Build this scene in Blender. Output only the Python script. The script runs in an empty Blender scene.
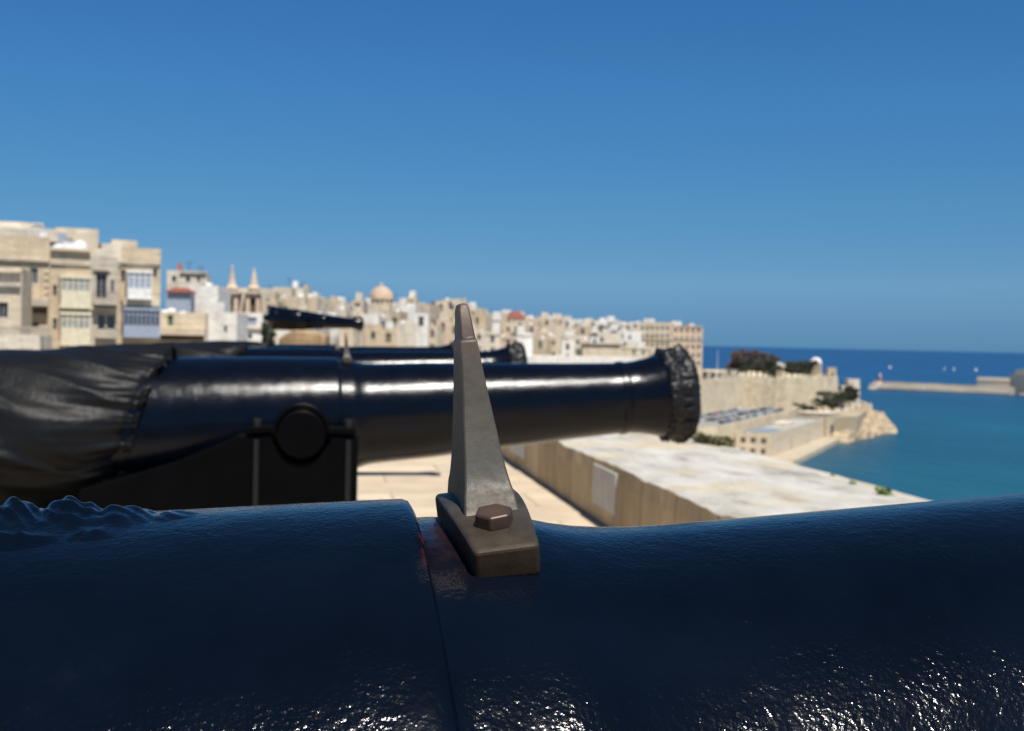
import bpy, bmesh, math, random
from mathutils import Vector, Matrix, noise
R = math.radians
random.seed(7)
scene = bpy.context.scene
COL = scene.collection

# ------------------------------------------------------------------ camera
F = 1206.0; CX, CY = 512.0, 365.5
CAM = Vector((0, 0, 46.5)); FLOOR = 45.0
pitch = math.atan(24.5 / F); roll = R(1.26)
fwd = Vector((0, math.cos(pitch), -math.sin(pitch)))
up0 = Vector((0, math.sin(pitch), math.cos(pitch)))
rt = Vector((1, 0, 0)) * math.cos(roll) + up0 * math.sin(roll)
up = up0 * math.cos(roll) - Vector((1, 0, 0)) * math.sin(roll)
cd = bpy.data.cameras.new('camera'); cam = bpy.data.objects.new('camera', cd); COL.objects.link(cam)
m3 = Matrix((rt, up, -fwd)).transposed()
cam.matrix_world = Matrix.Translation(CAM) @ m3.to_4x4()
cd.sensor_width = 23.6; cd.lens = F / 1024 * 23.6
cd.clip_start = 0.02; cd.clip_end = 90000
cd.dof.use_dof = True; cd.dof.focus_distance = 0.575; cd.dof.aperture_fstop = 12.5
scene.camera = cam

# ------------------------------------------------------------------ light
SUN_EL, SUN_AZ = 62.0, 156.0           # azimuth clockwise from +Y
w = bpy.data.worlds.new('World'); scene.world = w; w.use_nodes = True
nt = w.node_tree; nt.nodes.clear()
out = nt.nodes.new('ShaderNodeOutputWorld'); bg = nt.nodes.new('ShaderNodeBackground')
sky = nt.nodes.new('ShaderNodeTexSky'); sky.sky_type = 'NISHITA'; sky.sun_disc = False
sky.sun_elevation = R(SUN_EL); sky.sun_rotation = R(SUN_AZ)
sky.altitude = 3000; sky.air_density = 0.6; sky.dust_density = 0.0; sky.ozone_density = 7.0
hs = nt.nodes.new('ShaderNodeHueSaturation'); hs.inputs['Saturation'].default_value = 1.0
hs.inputs['Value'].default_value = 1.0
bg.inputs['Strength'].default_value = 0.117
# hand-set sky tint, darker towards the horizon (by elevation of the sky direction)
stc = nt.nodes.new('ShaderNodeTexCoord'); sxyz = nt.nodes.new('ShaderNodeSeparateXYZ'); nt.links.new(stc.outputs['Generated'], sxyz.inputs[0])
srp = nt.nodes.new('ShaderNodeValToRGB'); srp.color_ramp.interpolation = 'B_SPLINE' if False else 'LINEAR'
nt.links.new(sxyz.outputs[2], srp.inputs[0]); el_ = srp.color_ramp.elements
SKYR = [(0.0, (.14, .24, .33)), (.02, (.24, .33, .38)), (.05, (.44, .53, .49)), (.113, (.47, .73, .65)), (.195, (.47, .88, .89)), (.27, (.45, .92, 1.0)), (1.0, (.45, .75, .85))]
while len(el_) < len(SKYR): el_.new(.5)
for e_, (p_, c_) in zip(el_, SKYR): e_.position = p_; e_.color = (*c_, 1)
smx = nt.nodes.new('ShaderNodeMix'); smx.data_type = 'RGBA'; smx.blend_type = 'MULTIPLY'; smx.inputs[0].default_value = 1
nt.links.new(sky.outputs[0], hs.inputs['Color']); nt.links.new(hs.outputs[0], smx.inputs[6]); nt.links.new(srp.outputs[0], smx.inputs[7]); nt.links.new(smx.outputs[2], bg.inputs[0])
nt.links.new(bg.outputs[0], out.inputs[0])
sd = bpy.data.lights.new('sun', 'SUN'); sd.energy = 5.0; sd.angle = R(0.53); sd.color = (1, .95, .87)
sun = bpy.data.objects.new('sun', sd); COL.objects.link(sun)
sdir = Vector((math.cos(R(SUN_EL)) * math.sin(R(SUN_AZ)), math.cos(R(SUN_EL)) * math.cos(R(SUN_AZ)), math.sin(R(SUN_EL))))
sun.rotation_euler = sdir.to_track_quat('Z', 'Y').to_euler(); sun.location = (30, -30, 100)
scene.view_settings.view_transform = 'Standard'; scene.view_settings.look = 'None'
scene.view_settings.exposure = 0.36; scene.view_settings.gamma = 1.0
scene.view_settings.use_curve_mapping = False
scene.cycles.use_denoising = True

# ------------------------------------------------------------------ projection helpers
def ray(px, py): return (fwd + rt * ((px - CX) / F) + up * ((CY - py) / F)).normalized()
def on_z(px, py, z):
    d = ray(px, py); return CAM + d * ((z - CAM.z) / d.z)
def at_y(px, py, Y):
    d = ray(px, py); return CAM + d * (Y / d.y)
def hor(px): return 341 + math.tan(roll) * (px - 512)
def ztop(px, py, Y): return at_y(px, py, Y).z
def on_plane(px, py, P, n):
    d = ray(px, py); return CAM + d * ((P - CAM).dot(n) / d.dot(n))

# ------------------------------------------------------------------ materials
def newmat(name):
    m = bpy.data.materials.new(name); m.use_nodes = True
    t = m.node_tree; b = t.nodes['Principled BSDF']
    return m, t, b
def N(t, typ, **kw):
    n = t.nodes.new(typ)
    for k, v in kw.items():
        if k in n.inputs: n.inputs[k].default_value = v
        else: setattr(n, k, v)
    return n
def ramp(t, fac, stops):
    r = t.nodes.new('ShaderNodeValToRGB'); e = r.color_ramp.elements
    while len(e) < len(stops): e.new(0.5)
    for i, (p, c) in enumerate(stops):
        e[i].position = p; e[i].color = (c[0], c[1], c[2], 1) if not isinstance(c, (int, float)) else (c, c, c, 1)
    t.links.new(fac, r.inputs[0]); return r.outputs[0]
def mixc(t, fac, a, b, mode='MIX'):
    n = t.nodes.new('ShaderNodeMix'); n.data_type = 'RGBA'; n.blend_type = mode
    if isinstance(fac, (int, float)): n.inputs[0].default_value = fac
    else: t.links.new(fac, n.inputs[0])
    for i, v in ((6, a), (7, b)):
        if isinstance(v, (tuple, list)): n.inputs[i].default_value = (*v[:3], 1)
        else: t.links.new(v, n.inputs[i])
    return n.outputs[2]
def noise_tex(t, vec, scale, detail=4, rough=.55, dist=0.0):
    n = N(t, 'ShaderNodeTexNoise', Scale=scale, Detail=detail, Roughness=rough, Distortion=dist)
    if vec is not None: t.links.new(vec, n.inputs['Vector'])
    return n.outputs['Fac']
def coords(t, kind='Object', scale=None):
    tc = t.nodes.new('ShaderNodeTexCoord').outputs[kind]
    if scale:
        mp = t.nodes.new('ShaderNodeMapping'); mp.inputs['Scale'].default_value = scale
        t.links.new(tc, mp.inputs[0]); return mp.outputs[0]
    return tc
def bump(t, b, h, strength, dist, prev=None):
    n = N(t, 'ShaderNodeBump', Strength=strength, Distance=dist)
    t.links.new(h, n.inputs['Height'])
    if prev is not None: t.links.new(prev, n.inputs['Normal'])
    t.links.new(n.outputs[0], b.inputs['Normal']); return n.outputs[0]
def plain(name, c, rough=.6, metal=0.0, var=.25, nscale=6.0):
    m, t, b = newmat(name)
    f = noise_tex(t, coords(t), nscale, 5)
    lo = tuple(x * (1 - var) for x in c); hi = tuple(min(1, x * (1 + var)) for x in c)
    t.links.new(ramp(t, f, [(.3, lo), (.7, hi)]), b.inputs['Base Color'])
    b.inputs['Roughness'].default_value = rough; b.inputs['Metallic'].default_value = metal
    return m
def stone(name, c, block=(0.9, .35), joints=.3, stain=.2, noise_s=.35, rough=.9):
    """limestone masonry: courses of blocks of slightly different tone, with weather streaks"""
    m, t, b = newmat(name)
    tc = coords(t)
    sx = t.nodes.new('ShaderNodeSeparateXYZ'); t.links.new(tc, sx.inputs[0])
    ad = N(t, 'ShaderNodeMath', operation='ADD'); t.links.new(sx.outputs[0], ad.inputs[0]); t.links.new(sx.outputs[1], ad.inputs[1])
    cb = t.nodes.new('ShaderNodeCombineXYZ'); t.links.new(ad.outputs[0], cb.inputs[0]); t.links.new(sx.outputs[2], cb.inputs[1])
    br = t.nodes.new('ShaderNodeTexBrick'); t.links.new(cb.outputs[0], br.inputs['Vector'])
    br.inputs['Scale'].default_value = 1.0; br.inputs['Brick Width'].default_value = block[0]; br.inputs['Row Height'].default_value = block[1]
    br.inputs['Mortar Size'].default_value = .018; br.inputs['Mortar Smooth'].default_value = .3; br.inputs['Bias'].default_value = 0
    d = 1 - joints
    br.inputs['Color1'].default_value = (*[x * 1.12 for x in c], 1); br.inputs['Color2'].default_value = (*[x * .86 for x in c], 1)
    br.inputs['Mortar'].default_value = (*[x * d for x in c], 1)
    f1 = noise_tex(t, tc, noise_s, 8, .65)
    st = coords(t, 'Object', (1.3, 1.3, .12)); f2 = noise_tex(t, st, 1.0, 7, .7)
    c1 = mixc(t, 1.0, br.outputs['Color'], ramp(t, f1, [(.3, (.84, .82, .79)), (.7, (1.14, 1.12, 1.09))]), 'MULTIPLY')
    c2 = mixc(t, stain, c1, ramp(t, f2, [(.38, (.34, .31, .27)), (.6, (1.05, 1.03, 1.0))]), 'MULTIPLY')
    t.links.new(c2, b.inputs['Base Color']); b.inputs['Roughness'].default_value = rough
    b.inputs['Specular IOR Level'].default_value = .2
    bump(t, b, f1, .4, .05)
    return m

LIME = [stone('limestone_cream', (.66, .575, .45)), stone('limestone_tan', (.58, .485, .355)), stone('limestone_pale', (.68, .62, .53)),
        stone('limestone_pink', (.60, .49, .39)), stone('limestone_grey', (.53, .485, .42))]
BLOCK = stone('apartment_stone', (.62, .49, .38), (1, .4), .2, .2)
WHITE = stone('whitewash', (.76, .75, .72), joints=.05, stain=.2)
WHITEROOF = plain('white_roof_paint', (.72, .72, .70), .8)
ROOFM = plain('roof_screed', (.38, .37, .33), .9)
GLASS = plain('dark_window_glass', (.035, .045, .06), .15, var=.5, nscale=.4)
FRAMEM = plain('window_frame_paint', (.45, .40, .33), .6)
GREEN = plain('green_shutter', (.02, .12, .07), .5)
BLUEP = plain('pale_blue_paint', (.30, .345, .43), .5)
CREAMP = plain('cream_paint', (.66, .60, .44), .5)
PGL = plain('curtained_glass', (.30, .31, .31), .25, nscale=.8)
REDM = plain('red_awning', (.42, .13, .09), .7)
RAIL = plain('iron_rail', (.05, .05, .055), .5)
DARKW = plain('weathered_wood', (.10, .075, .055), .8)

# ------------------------------------------------------------------ mesh helpers
class MB:
    def __init__(s): s.v = []; s.f = []; s.mi = []; s.cur = 0
    def add(s, vs, fs):
        k = len(s.v); s.v += [tuple(v) for v in vs]; s.f += [tuple(i + k for i in f) for f in fs]; s.mi += [s.cur] * len(fs)
    def box(s, x0, x1, y0, y1, z0, z1):
        s.add([(x0, y0, z0), (x1, y0, z0), (x1, y1, z0), (x0, y1, z0), (x0, y0, z1), (x1, y0, z1), (x1, y1, z1), (x0, y1, z1)],
              [(0, 3, 2, 1), (4, 5, 6, 7), (0, 1, 5, 4), (1, 2, 6, 5), (2, 3, 7, 6), (3, 0, 4, 7)])
    def prism(s, pts, z0, z1):     # ccw polygon in xy
        n = len(pts)
        s.add([(p[0], p[1], z0) for p in pts] + [(p[0], p[1], z1) for p in pts],
              [tuple(range(n - 1, -1, -1)), tuple(range(n, 2 * n))] + [(i, (i + 1) % n, (i + 1) % n + n, i + n) for i in range(n)])
    def prism_y(s, pts, y0, y1):   # polygon in xz (ccw seen from -y), extruded along y
        n = len(pts)
        s.add([(p[0], y0, p[1]) for p in pts] + [(p[0], y1, p[1]) for p in pts],
              [tuple(range(n)), tuple(range(2 * n - 1, n - 1, -1))] + [(i, i + n, (i + 1) % n + n, (i + 1) % n) for i in range(n)])
    def ring(s, rings, cap0=True, cap1=True):
        n = len(rings[0]); vs = [p for r in rings for p in r]; fs = []
        for j in range(len(rings) - 1):
            for i in range(n):
                a = j * n + i; b_ = j * n + (i + 1) % n
                fs.append((a, b_, b_ + n, a + n))
        if cap0: fs.append(tuple(range(n - 1, -1, -1)))
        if cap1: fs.append(tuple(range((len(rings) - 1) * n, len(rings) * n)))
        s.add(vs, fs)
    def lathe_x(s, prof, n=64, **k):       # prof: list of (x, r)
        s.ring([[(x, -r * math.sin(2 * math.pi * i / n), r * math.cos(2 * math.pi * i / n)) for i in range(n)][::-1] for x, r in prof][::1], **k)
    def lathe_z(s, prof, n=32, c=(0, 0), **k):
        s.ring([[(c[0] + r * math.cos(2 * math.pi * i / n), c[1] + r * math.sin(2 * math.pi * i / n), z) for i in range(n)] for r, z in prof], **k)
    def cyl(s, p0, p1, r0, r1=None, n=16):
        p0 = Vector(p0); p1 = Vector(p1); r1 = r0 if r1 is None else r1
        q = (p1 - p0).to_track_quat('Z', 'Y')
        s.ring([[p + q @ Vector((r * math.cos(2 * math.pi * i / n), r * math.sin(2 * math.pi * i / n), 0)) for i in range(n)] for p, r in ((p0, r0), (p1, r1))])
    def xf(s, M): s.v = [tuple(M @ Vector(v)) for v in s.v]; return s
    def build(s, name, mats, parent=None, smooth=False, bevel=0, angle=40):
        me = bpy.data.meshes.new(name); me.from_pydata(s.v, [], s.f)
        mats = mats if isinstance(mats, (list, tuple)) else [mats]
        for m in mats: me.materials.append(m)
        for p, i in zip(me.polygons, s.mi): p.material_index = i; p.use_smooth = smooth
        me.update()
        if smooth and angle: me.set_sharp_from_angle(angle=R(angle))
        o = bpy.data.objects.new(name, me); COL.objects.link(o)
        if parent: o.parent = parent
        if bevel:
            b = o.modifiers.new('bevel', 'BEVEL'); b.width = bevel; b.segments = 3; b.limit_method = 'ANGLE'; b.angle_limit = R(30)
        return o
def tag(o, label=None, cat=None, group=None, kind=None):
    if label: o['label'] = label
    if cat: o['category'] = cat
    if group: o['group'] = group
    if kind: o['kind'] = kind
    return o
def empty(name, loc, rz=0, label=None, cat=None, group=None):
    o = bpy.data.objects.new(name, None); COL.objects.link(o); o.location = loc; o.rotation_euler = (0, 0, rz)
    o.empty_display_size = .2
    return tag(o, label, cat, group)
def children(o): return [c for c in list(COL.objects) if c.parent == o]
def copy_tree(o, parent=None):
    c = o.copy(); COL.objects.link(c)
    if parent: c.parent = parent
    for ch in children(o): copy_tree(ch, c)
    return c

# ------------------------------------------------------------------ sea, terrain
m, t, b = newmat('sea_water')
tc = coords(t)
f = noise_tex(t, coords(t, 'Object', (.006, .0022, 1)), 1, 6, .65)
sy = t.nodes.new('ShaderNodeSeparateXYZ'); t.links.new(tc, sy.inputs[0])
mr = N(t, 'ShaderNodeMapRange'); mr.inputs['From Min'].default_value = 350; mr.inputs['From Max'].default_value = 2600; t.links.new(sy.outputs[1], mr.inputs['Value'])
dep = ramp(t, mr.outputs[0], [(0.0, (.006, .072, .105)), (.35, (.005, .058, .120)), (1.0, (.005, .045, .135))])
t.links.new(mixc(t, 1.0, dep, ramp(t, f, [(.35, (.72, .78, .82)), (.68, (1.35, 1.25, 1.2))]), 'MULTIPLY'), b.inputs['Base Color'])
b.inputs['Roughness'].default_value = .32; b.inputs['IOR'].default_value = 1.33
n1 = noise_tex(t, coords(t, 'Object', (.25, .12, 1)), 1, 6, .6); n2 = noise_tex(t, coords(t, 'Object', (.03, .012, 1)), 1, 5, .6)
bp = bump(t, b, n2, 1.0, 3.0); bump(t, b, n1, 1.0, 1.0, bp)
SEA = m
mb = MB(); mb.add([(-60000, -3000, 0), (60000, -3000, 0), (60000, 75000, 0), (-60000, 75000, 0)], [(0, 1, 2, 3)])
tag(mb.build('sea', SEA), 'deep blue harbour water and open sea reaching the horizon', kind='structure')

GROUND = plain('dry_ground', (.34, .28, .19), .95, nscale=.05)
PAVE = stone('quay_paving', (.50, .44, .34), (2, 2), .1, .2)
ASPH = plain('worn_asphalt', (.25, .245, .24), .9, nscale=.15)
BAST = stone('bastion_limestone', (.68, .60, .45), (1.6, .9), .22, .55, .08)
quay = [(60, -60), (88, 300), (110, 470), (118, 487), (165, 600), (190, 640), (200, 800), (40, 900), (-900, 900), (-900, -60)]
mb = MB(); mb.prism(quay, -3, 2.0)
tag(mb.build('quay_ground', PAVE), 'pale paved quay and lower ground along the harbour', kind='structure')
mb = MB(); mb.prism([(-900, 46), (-2, 46), (14, 300), (58, 480), (66, 560), (66, 850), (-900, 850)], 2.01, 34)
tag(mb.build('town_ground', GROUND), 'raised rocky ground that carries the town', kind='structure')
# lower road plateau with parked cars
plat = [(40, 440), (80, 470), (92, 497), (150, 628), (150, 660), (40, 660)]
mb = MB(); mb.prism(plat, 1.9, 14)
o = mb.build('lower_road', [ASPH]); tag(o, 'grey asphalt road terrace below the bastion', kind='structure')

def rgbn(p, s, seed=0): return noise.noise(Vector((p[0] * s + seed, p[1] * s, p[2] * s)))

# rocky point
m, t, b = newmat('coastal_rock'); tc = coords(t)
f = noise_tex(t, tc, .22, 9, .7); g = noise_tex(t, coords(t, 'Object', (.12, .12, .7)), 1, 6, .7)
c = ramp(t, f, [(.3, (.24, .18, .12)), (.5, (.46, .37, .25)), (.7, (.56, .47, .34))])
t.links.new(mixc(t, .7, c, ramp(t, g, [(.35, (.45, .4, .34)), (.6, (1.1, 1.08, 1.05))]), 'MULTIPLY'), b.inputs['Base Color']); b.inputs['Roughness'].default_value = .95
bump(t, b, f, 1.0, 1.5)
ROCK = m
def rock_mass(name, pts, z0, z1, label, amp=3.0, seed=0, taper=.45, kind='structure', n=8):
    """lump of rock whose plan is a polygon, sides sloping in and broken into ledges"""
    cx = sum(p[0] for p in pts) / len(pts); cy = sum(p[1] for p in pts) / len(pts)
    dense = []
    for i in range(len(pts)):
        a = Vector(pts[i]); c = Vector(pts[(i + 1) % len(pts)]); k = max(1, int((c - a).length / 2.5))
        dense += [a.lerp(c, j / k) for j in range(k)]
    rings = []
    for j in range(n + 7):
        if j < n:
            h = j / (n - 1); s = 1 - taper * h ** 1.6; z = z0 + (z1 - z0) * h
        else:
            h = 1; s = (1 - taper) * (1 - (j - n + 1) / 7.5); z = z1
        r_ = []
        for p in dense:
            q = Vector((cx + (p.x - cx) * s, cy + (p.y - cy) * s, z))
            d = noise.fractal(Vector((q.x * .07 + seed, q.y * .07, q.z * .16)), 1, 2, 5)
            q.x += (q.x - cx) * .09 * d; q.y += (q.y - cy) * .09 * d; q.z += amp * d * (0.2 + h) * .8
            r_.append(q)
        rings.append(r_)
    mb = MB(); mb.ring(rings, True, True); o = mb.build(name, ROCK); return tag(o, label, 'rock', kind=kind)
tip = on_z(884, 424, 0)
rock_mass('rocky_headland', [(150, 600), (166, 590), (194, 640), (209, 668), (tip.x, tip.y - 8), (tip.x - 2, tip.y + 30), (200, 800), (150, 780)], -2, 10.5, 'pale rock headland falling to the sea beyond the fort', 5.5, 3, .5)
rock_mass('rock_outcrop', [(200, 655), (215, 668), (tip.x + 2, tip.y - 2), (222, 765), (200, 740)], -2, 8, 'rounded pale rock at the tip of the headland', 3.0, 11, .55)

# ------------------------------------------------------------------ battery terrace
YAW = R(8.8)
AX = Vector((math.cos(YAW), math.sin(YAW), 0)); CR = Vector((-math.sin(YAW), math.cos(YAW), 0))
def gl(t_, c, z=0): return AX * t_ + CR * c + Vector((0, 0, z))      # terrace frame: t along guns, c along the row
m, t, b = newmat('terrace_stone')
tc = coords(t)
br = t.nodes.new('ShaderNodeTexBrick'); t.links.new(tc, br.inputs['Vector']); br.inputs['Scale'].default_value = 1
br.inputs['Brick Width'].default_value = 1.3; br.inputs['Row Height'].default_value = .9; br.inputs['Mortar Size'].default_value = .012
br.inputs['Color1'].default_value = (.56, .47, .35, 1); br.inputs['Color2'].default_value = (.50, .41, .30, 1); br.inputs['Mortar'].default_value = (.33, .27, .19, 1)
f = noise_tex(t, tc, 1.2, 8, .65)
t.links.new(mixc(t, .8, br.outputs[0], ramp(t, f, [(.3, (.7, .68, .64)), (.7, (1.15, 1.13, 1.1))]), 'MULTIPLY'), b.inputs['Base Color'])
b.inputs['Roughness'].default_value = .9
bump(t, b, f, .3, .01)
TERR = m
L0, L1 = 2.29, 3.93; HT = FLOOR + .53
mb = MB(); mb.box(-30, L0 + .1, -8, 45, FLOOR - .5, FLOOR)
o = mb.build('terrace_floor', TERR); o.rotation_euler = (0, 0, YAW); tag(o, 'pale stone paved floor of the gun terrace', kind='structure')
mb = MB(); mb.box(-30, L1 - .25, -8, 45, 2, FLOOR - .51)
o = mb.build('terrace_ground', BAST); o.rotation_euler = (0, 0, YAW); tag(o, 'tall stone bastion that carries the gun terrace', kind='structure')

# parapet: rough limestone, pale weathered top, stained tan inner face
m, t, b = newmat('parapet_stone')
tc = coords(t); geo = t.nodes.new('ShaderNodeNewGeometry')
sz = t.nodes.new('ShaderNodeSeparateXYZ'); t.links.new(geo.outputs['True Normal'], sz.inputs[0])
sp = t.nodes.new('ShaderNodeSeparateXYZ'); t.links.new(tc, sp.inputs[0])
cb = t.nodes.new('ShaderNodeCombineXYZ'); t.links.new(sp.outputs[1], cb.inputs[0]); t.links.new(sp.outputs[2], cb.inputs[1])
br = t.nodes.new('ShaderNodeTexBrick'); t.links.new(cb.outputs[0], br.inputs['Vector']); br.offset = .35
br.inputs['Scale'].default_value = 1; br.inputs['Brick Width'].default_value = .85; br.inputs['Row Height'].default_value = 3.0
br.inputs['Mortar Size'].default_value = .012; br.inputs['Color1'].default_value = (.60, .47, .29, 1); br.inputs['Color2'].default_value = (.44, .33, .20, 1)
br.inputs['Mortar'].default_value = (.22, .16, .10, 1)
str_ = noise_tex(t, coords(t, 'Object', (1, 2.6, 1.1)), 1, 8, .7); fn = noise_tex(t, tc, 3.0, 9, .7); ff = noise_tex(t, tc, 30.0, 6, .7)
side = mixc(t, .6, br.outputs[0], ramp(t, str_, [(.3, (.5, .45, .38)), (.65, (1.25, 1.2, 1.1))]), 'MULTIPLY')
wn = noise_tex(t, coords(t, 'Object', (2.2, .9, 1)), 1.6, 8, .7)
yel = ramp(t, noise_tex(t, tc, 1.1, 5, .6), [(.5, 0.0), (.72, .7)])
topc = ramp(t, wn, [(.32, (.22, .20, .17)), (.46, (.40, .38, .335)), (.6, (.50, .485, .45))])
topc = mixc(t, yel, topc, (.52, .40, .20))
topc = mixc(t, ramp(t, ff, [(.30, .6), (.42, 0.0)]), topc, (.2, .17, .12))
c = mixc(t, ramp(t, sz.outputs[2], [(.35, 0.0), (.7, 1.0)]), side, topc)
t.links.new(c, b.inputs['Base Color']); b.inputs['Roughness'].default_value = .92
bq = bump(t, b, fn, .6, .03); bump(t, b, ff, .5, .006, bq)
PAR = m
def parapet(c0, c1):
    mb = MB(); ny = int((c1 - c0) / .12); prof = []
    xs = [L0 + (L1 - L0) * i / 14 for i in range(15)]
    loop = [(L0, FLOOR - .02 - .3 * 0)] + [(L0, FLOOR + .13 * k) for k in (1, 2, 3)] + [(x, HT) for x in xs] + [(L1, FLOOR + .2), (L1, FLOOR - 1), (L1, 6)]
    rings = []
    for j in range(ny + 1):
        y = c0 + (c1 - c0) * j / ny; r_ = []
        for k, (x, z) in enumerate(loop):
            q = Vector((x, y, z)); d = noise.fractal(Vector((x * 1.5, y * 1.5, z * 1.5)), 1, 2, 5)
            if 4 <= k <= 18:
                q.z += .022 * d
                if k == 4: q.z -= .015 + .035 * max(0, noise.noise(Vector((y * 3, 0, 5)))); q.x += .012 + .03 * max(0, noise.noise(Vector((y * 2.2, 9, 0))))
                if k == 18: q.z -= .015 + .03 * d; q.x += .06 * d
            elif 1 <= k <= 3: q.x += .006 * d
            elif k > 18: q.x += .1 * d
            r_.append(q)
        rings.append(r_)
    vs = [p for r_ in rings for p in r_]; n = len(loop)
    fs = [(j * n + i, (j + 1) * n + i, (j + 1) * n + i + 1, j * n + i + 1) for j in range(ny) for i in range(n - 1)]
    mb.add(vs, fs)
    o = mb.build('parapet_wall', PAR); o.rotation_euler = (0, 0, YAW)
    return o
PW = tag(parapet(-8, 45), 'low broad limestone parapet with pale weathered top beside the guns', 'wall')
PLQ = plain('plaque_marble', (.47, .45, .41), .6, var=.12, nscale=8)
Pn = -AX
for px0, px1, py, lab in ((594, 617, 481, 'nearer white marble plaque set into the parapet face'), (511, 526, 449, 'farther white marble plaque set into the parapet face')):
    a = on_plane(px0, py, AX * L0 + Vector((0, 0, FLOOR)), AX); c_ = on_plane(px1, py, AX * L0 + Vector((0, 0, FLOOR)), AX)
    y0, y1 = sorted((a.dot(CR), c_.dot(CR)))
    mb = MB(); mb.box(L0 - .014, L0 + .05, y0, y1, FLOOR + .14, FLOOR + .47); o = mb.build('wall_plaque', PLQ, bevel=.006); o.rotation_euler = (0, 0, YAW)
    tag(o, lab, 'plaque', 'marble plaques on the parapet')

# ------------------------------------------------------------------ guns
def paint(name, col=(.0015, .0032, .0075), peel=.00050, rust=False, rough=.13):
    m, t, b = newmat(name); tc = coords(t)
    n0 = noise_tex(t, tc, 14, 5, .6)
    c = ramp(t, n0, [(.3, tuple(x * .75 for x in col)), (.7, tuple(x * 1.3 for x in col))])
    b.inputs['Roughness'].default_value = rough; b.inputs['Specular IOR Level'].default_value = (.19 if rust else .22)
    if rust:
        sp = t.nodes.new('ShaderNodeSeparateXYZ'); t.links.new(tc, sp.inputs[0])
        nn = noise_tex(t, tc, 90, 5, .6)
        def band(lo, hi, soft):
            a = N(t, 'ShaderNodeMapRange', **{}); a.inputs['From Min'].default_value = lo - soft; a.inputs['From Max'].default_value = lo + soft
            t.links.new(sp.outputs[0], a.inputs['Value'])
            c2 = N(t, 'ShaderNodeMapRange'); c2.inputs['From Min'].default_value = hi + soft; c2.inputs['From Max'].default_value = hi - soft
            t.links.new(sp.outputs[0], c2.inputs['Value'])
            mu = N(t, 'ShaderNodeMath', operation='MULTIPLY'); t.links.new(a.outputs[0], mu.inputs[0]); t.links.new(c2.outputs[0], mu.inputs[1]); return mu.outputs[0]
        zz = N(t, 'ShaderNodeMapRange'); zz.inputs['From Min'].default_value = 1.392; zz.inputs['From Max'].default_value = 1.410; t.links.new(sp.outputs[2], zz.inputs['Value'])
        w1 = N(t, 'ShaderNodeMath', operation='MULTIPLY'); t.links.new(band(-.031-.026, -.012-.026, .004), w1.inputs[0]); t.links.new(zz.outputs[0], w1.inputs[1])
        w2 = N(t, 'ShaderNodeMath', operation='MULTIPLY'); t.links.new(w1.outputs[0], w2.inputs[0]); t.links.new(ramp(t, nn, [(.40, .2), (.58, .75)]), w2.inputs[1])
        c = mixc(t, w2.outputs[0], c, (.022, .010, .008))
        w3 = N(t, 'ShaderNodeMath', operation='MULTIPLY'); t.links.new(band(-.0345-.026, -.031-.026, .001), w3.inputs[0]); t.links.new(ramp(t, noise_tex(t, tc, 60, 4), [(.52, 0.0), (.58, 1.0)]), w3.inputs[1])
        w4 = N(t, 'ShaderNodeMath', operation='MULTIPLY'); t.links.new(w3.outputs[0], w4.inputs[0]); t.links.new(zz.outputs[0], w4.inputs[1])
        w5 = N(t, 'ShaderNodeMapRange'); w5.inputs['From Min'].default_value = 1.403; w5.inputs['From Max'].default_value = 1.409; t.links.new(sp.outputs[2], w5.inputs['Value'])
        w6 = N(t, 'ShaderNodeMath', operation='MULTIPLY'); t.links.new(w4.outputs[0], w6.inputs[0]); t.links.new(w5.outputs[0], w6.inputs[1])
        c = mixc(t, w6.outputs[0], c, (.16, .012, .015))
    chip = ramp(t, noise_tex(t, tc, 75, 6, .7), [(.70, 0.0), (.74, .8)])
    c = mixc(t, chip, c, (.035, .025, .020)); dust = ramp(t, noise_tex(t, tc, 7, 8, .75), [(.62, 0.0), (.85, .12)])
    c = mixc(t, dust, c, (.030, .034, .040))
    t.links.new(c, b.inputs['Base Color'])
    rr_ = ramp(t, noise_tex(t, tc, 11, 7, .7), [(.35, rough * .9), (.7, min(1, rough * 1.15))]); t.links.new(rr_, b.inputs['Roughness'])
    # sparse scratches and dust
    s1 = noise_tex(t, tc, 190, 3, .5, .2); s2 = noise_tex(t, coords(t, 'Object', (1, 1, 1)), 420, 3, .5); s3 = noise_tex(t, tc, 32, 4, .5)
    pm = ramp(t, noise_tex(t, tc, 26, 3, .6), [(.38, .3), (.60, 1.0)])
    mu2 = N(t, 'ShaderNodeMath', operation='MULTIPLY'); t.links.new(s2, mu2.inputs[0]); t.links.new(pm, mu2.inputs[1]); s2 = mu2.outputs[0]
    q = bump(t, b, s3, 1.0, peel * 1.2); q = bump(t, b, s1, 1.0, peel * .6, q); bump(t, b, s2, 1.0, peel * .8, q)
    return m
PAINT1 = paint('near_navy_gun_paint', rust=True)
PAINT2 = paint('navy_gun_paint', (.0018, .003, .007), .0005, rough=.20)
IRON = plain('black_iron_carriage_paint', (.0018, .0019, .0023), .42, nscale=9); IRON.node_tree.nodes['Principled BSDF'].inputs['Specular IOR Level'].default_value = .06
IRONB = plain('painted_iron_rod', (.005, .005, .006), .4, nscale=40)
RUSTY = plain('worn_iron_bolt', (.010, .0095, .009), .5, nscale=30)
TARP = None
m, t, b = newmat('black_tarpaulin'); tc = coords(t)
f = noise_tex(t, tc, 3, 6, .6)
t.links.new(ramp(t, f, [(.3, (.0045, .005, .0062)), (.7, (.009, .0095, .0112))]), b.inputs['Base Color']); b.inputs['Roughness'].default_value = .46; b.inputs['Specular IOR Level'].default_value = .16
wv = noise_tex(t, coords(t, 'Object', (1, 1, 1)), 9, 5, .6, .4)
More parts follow.
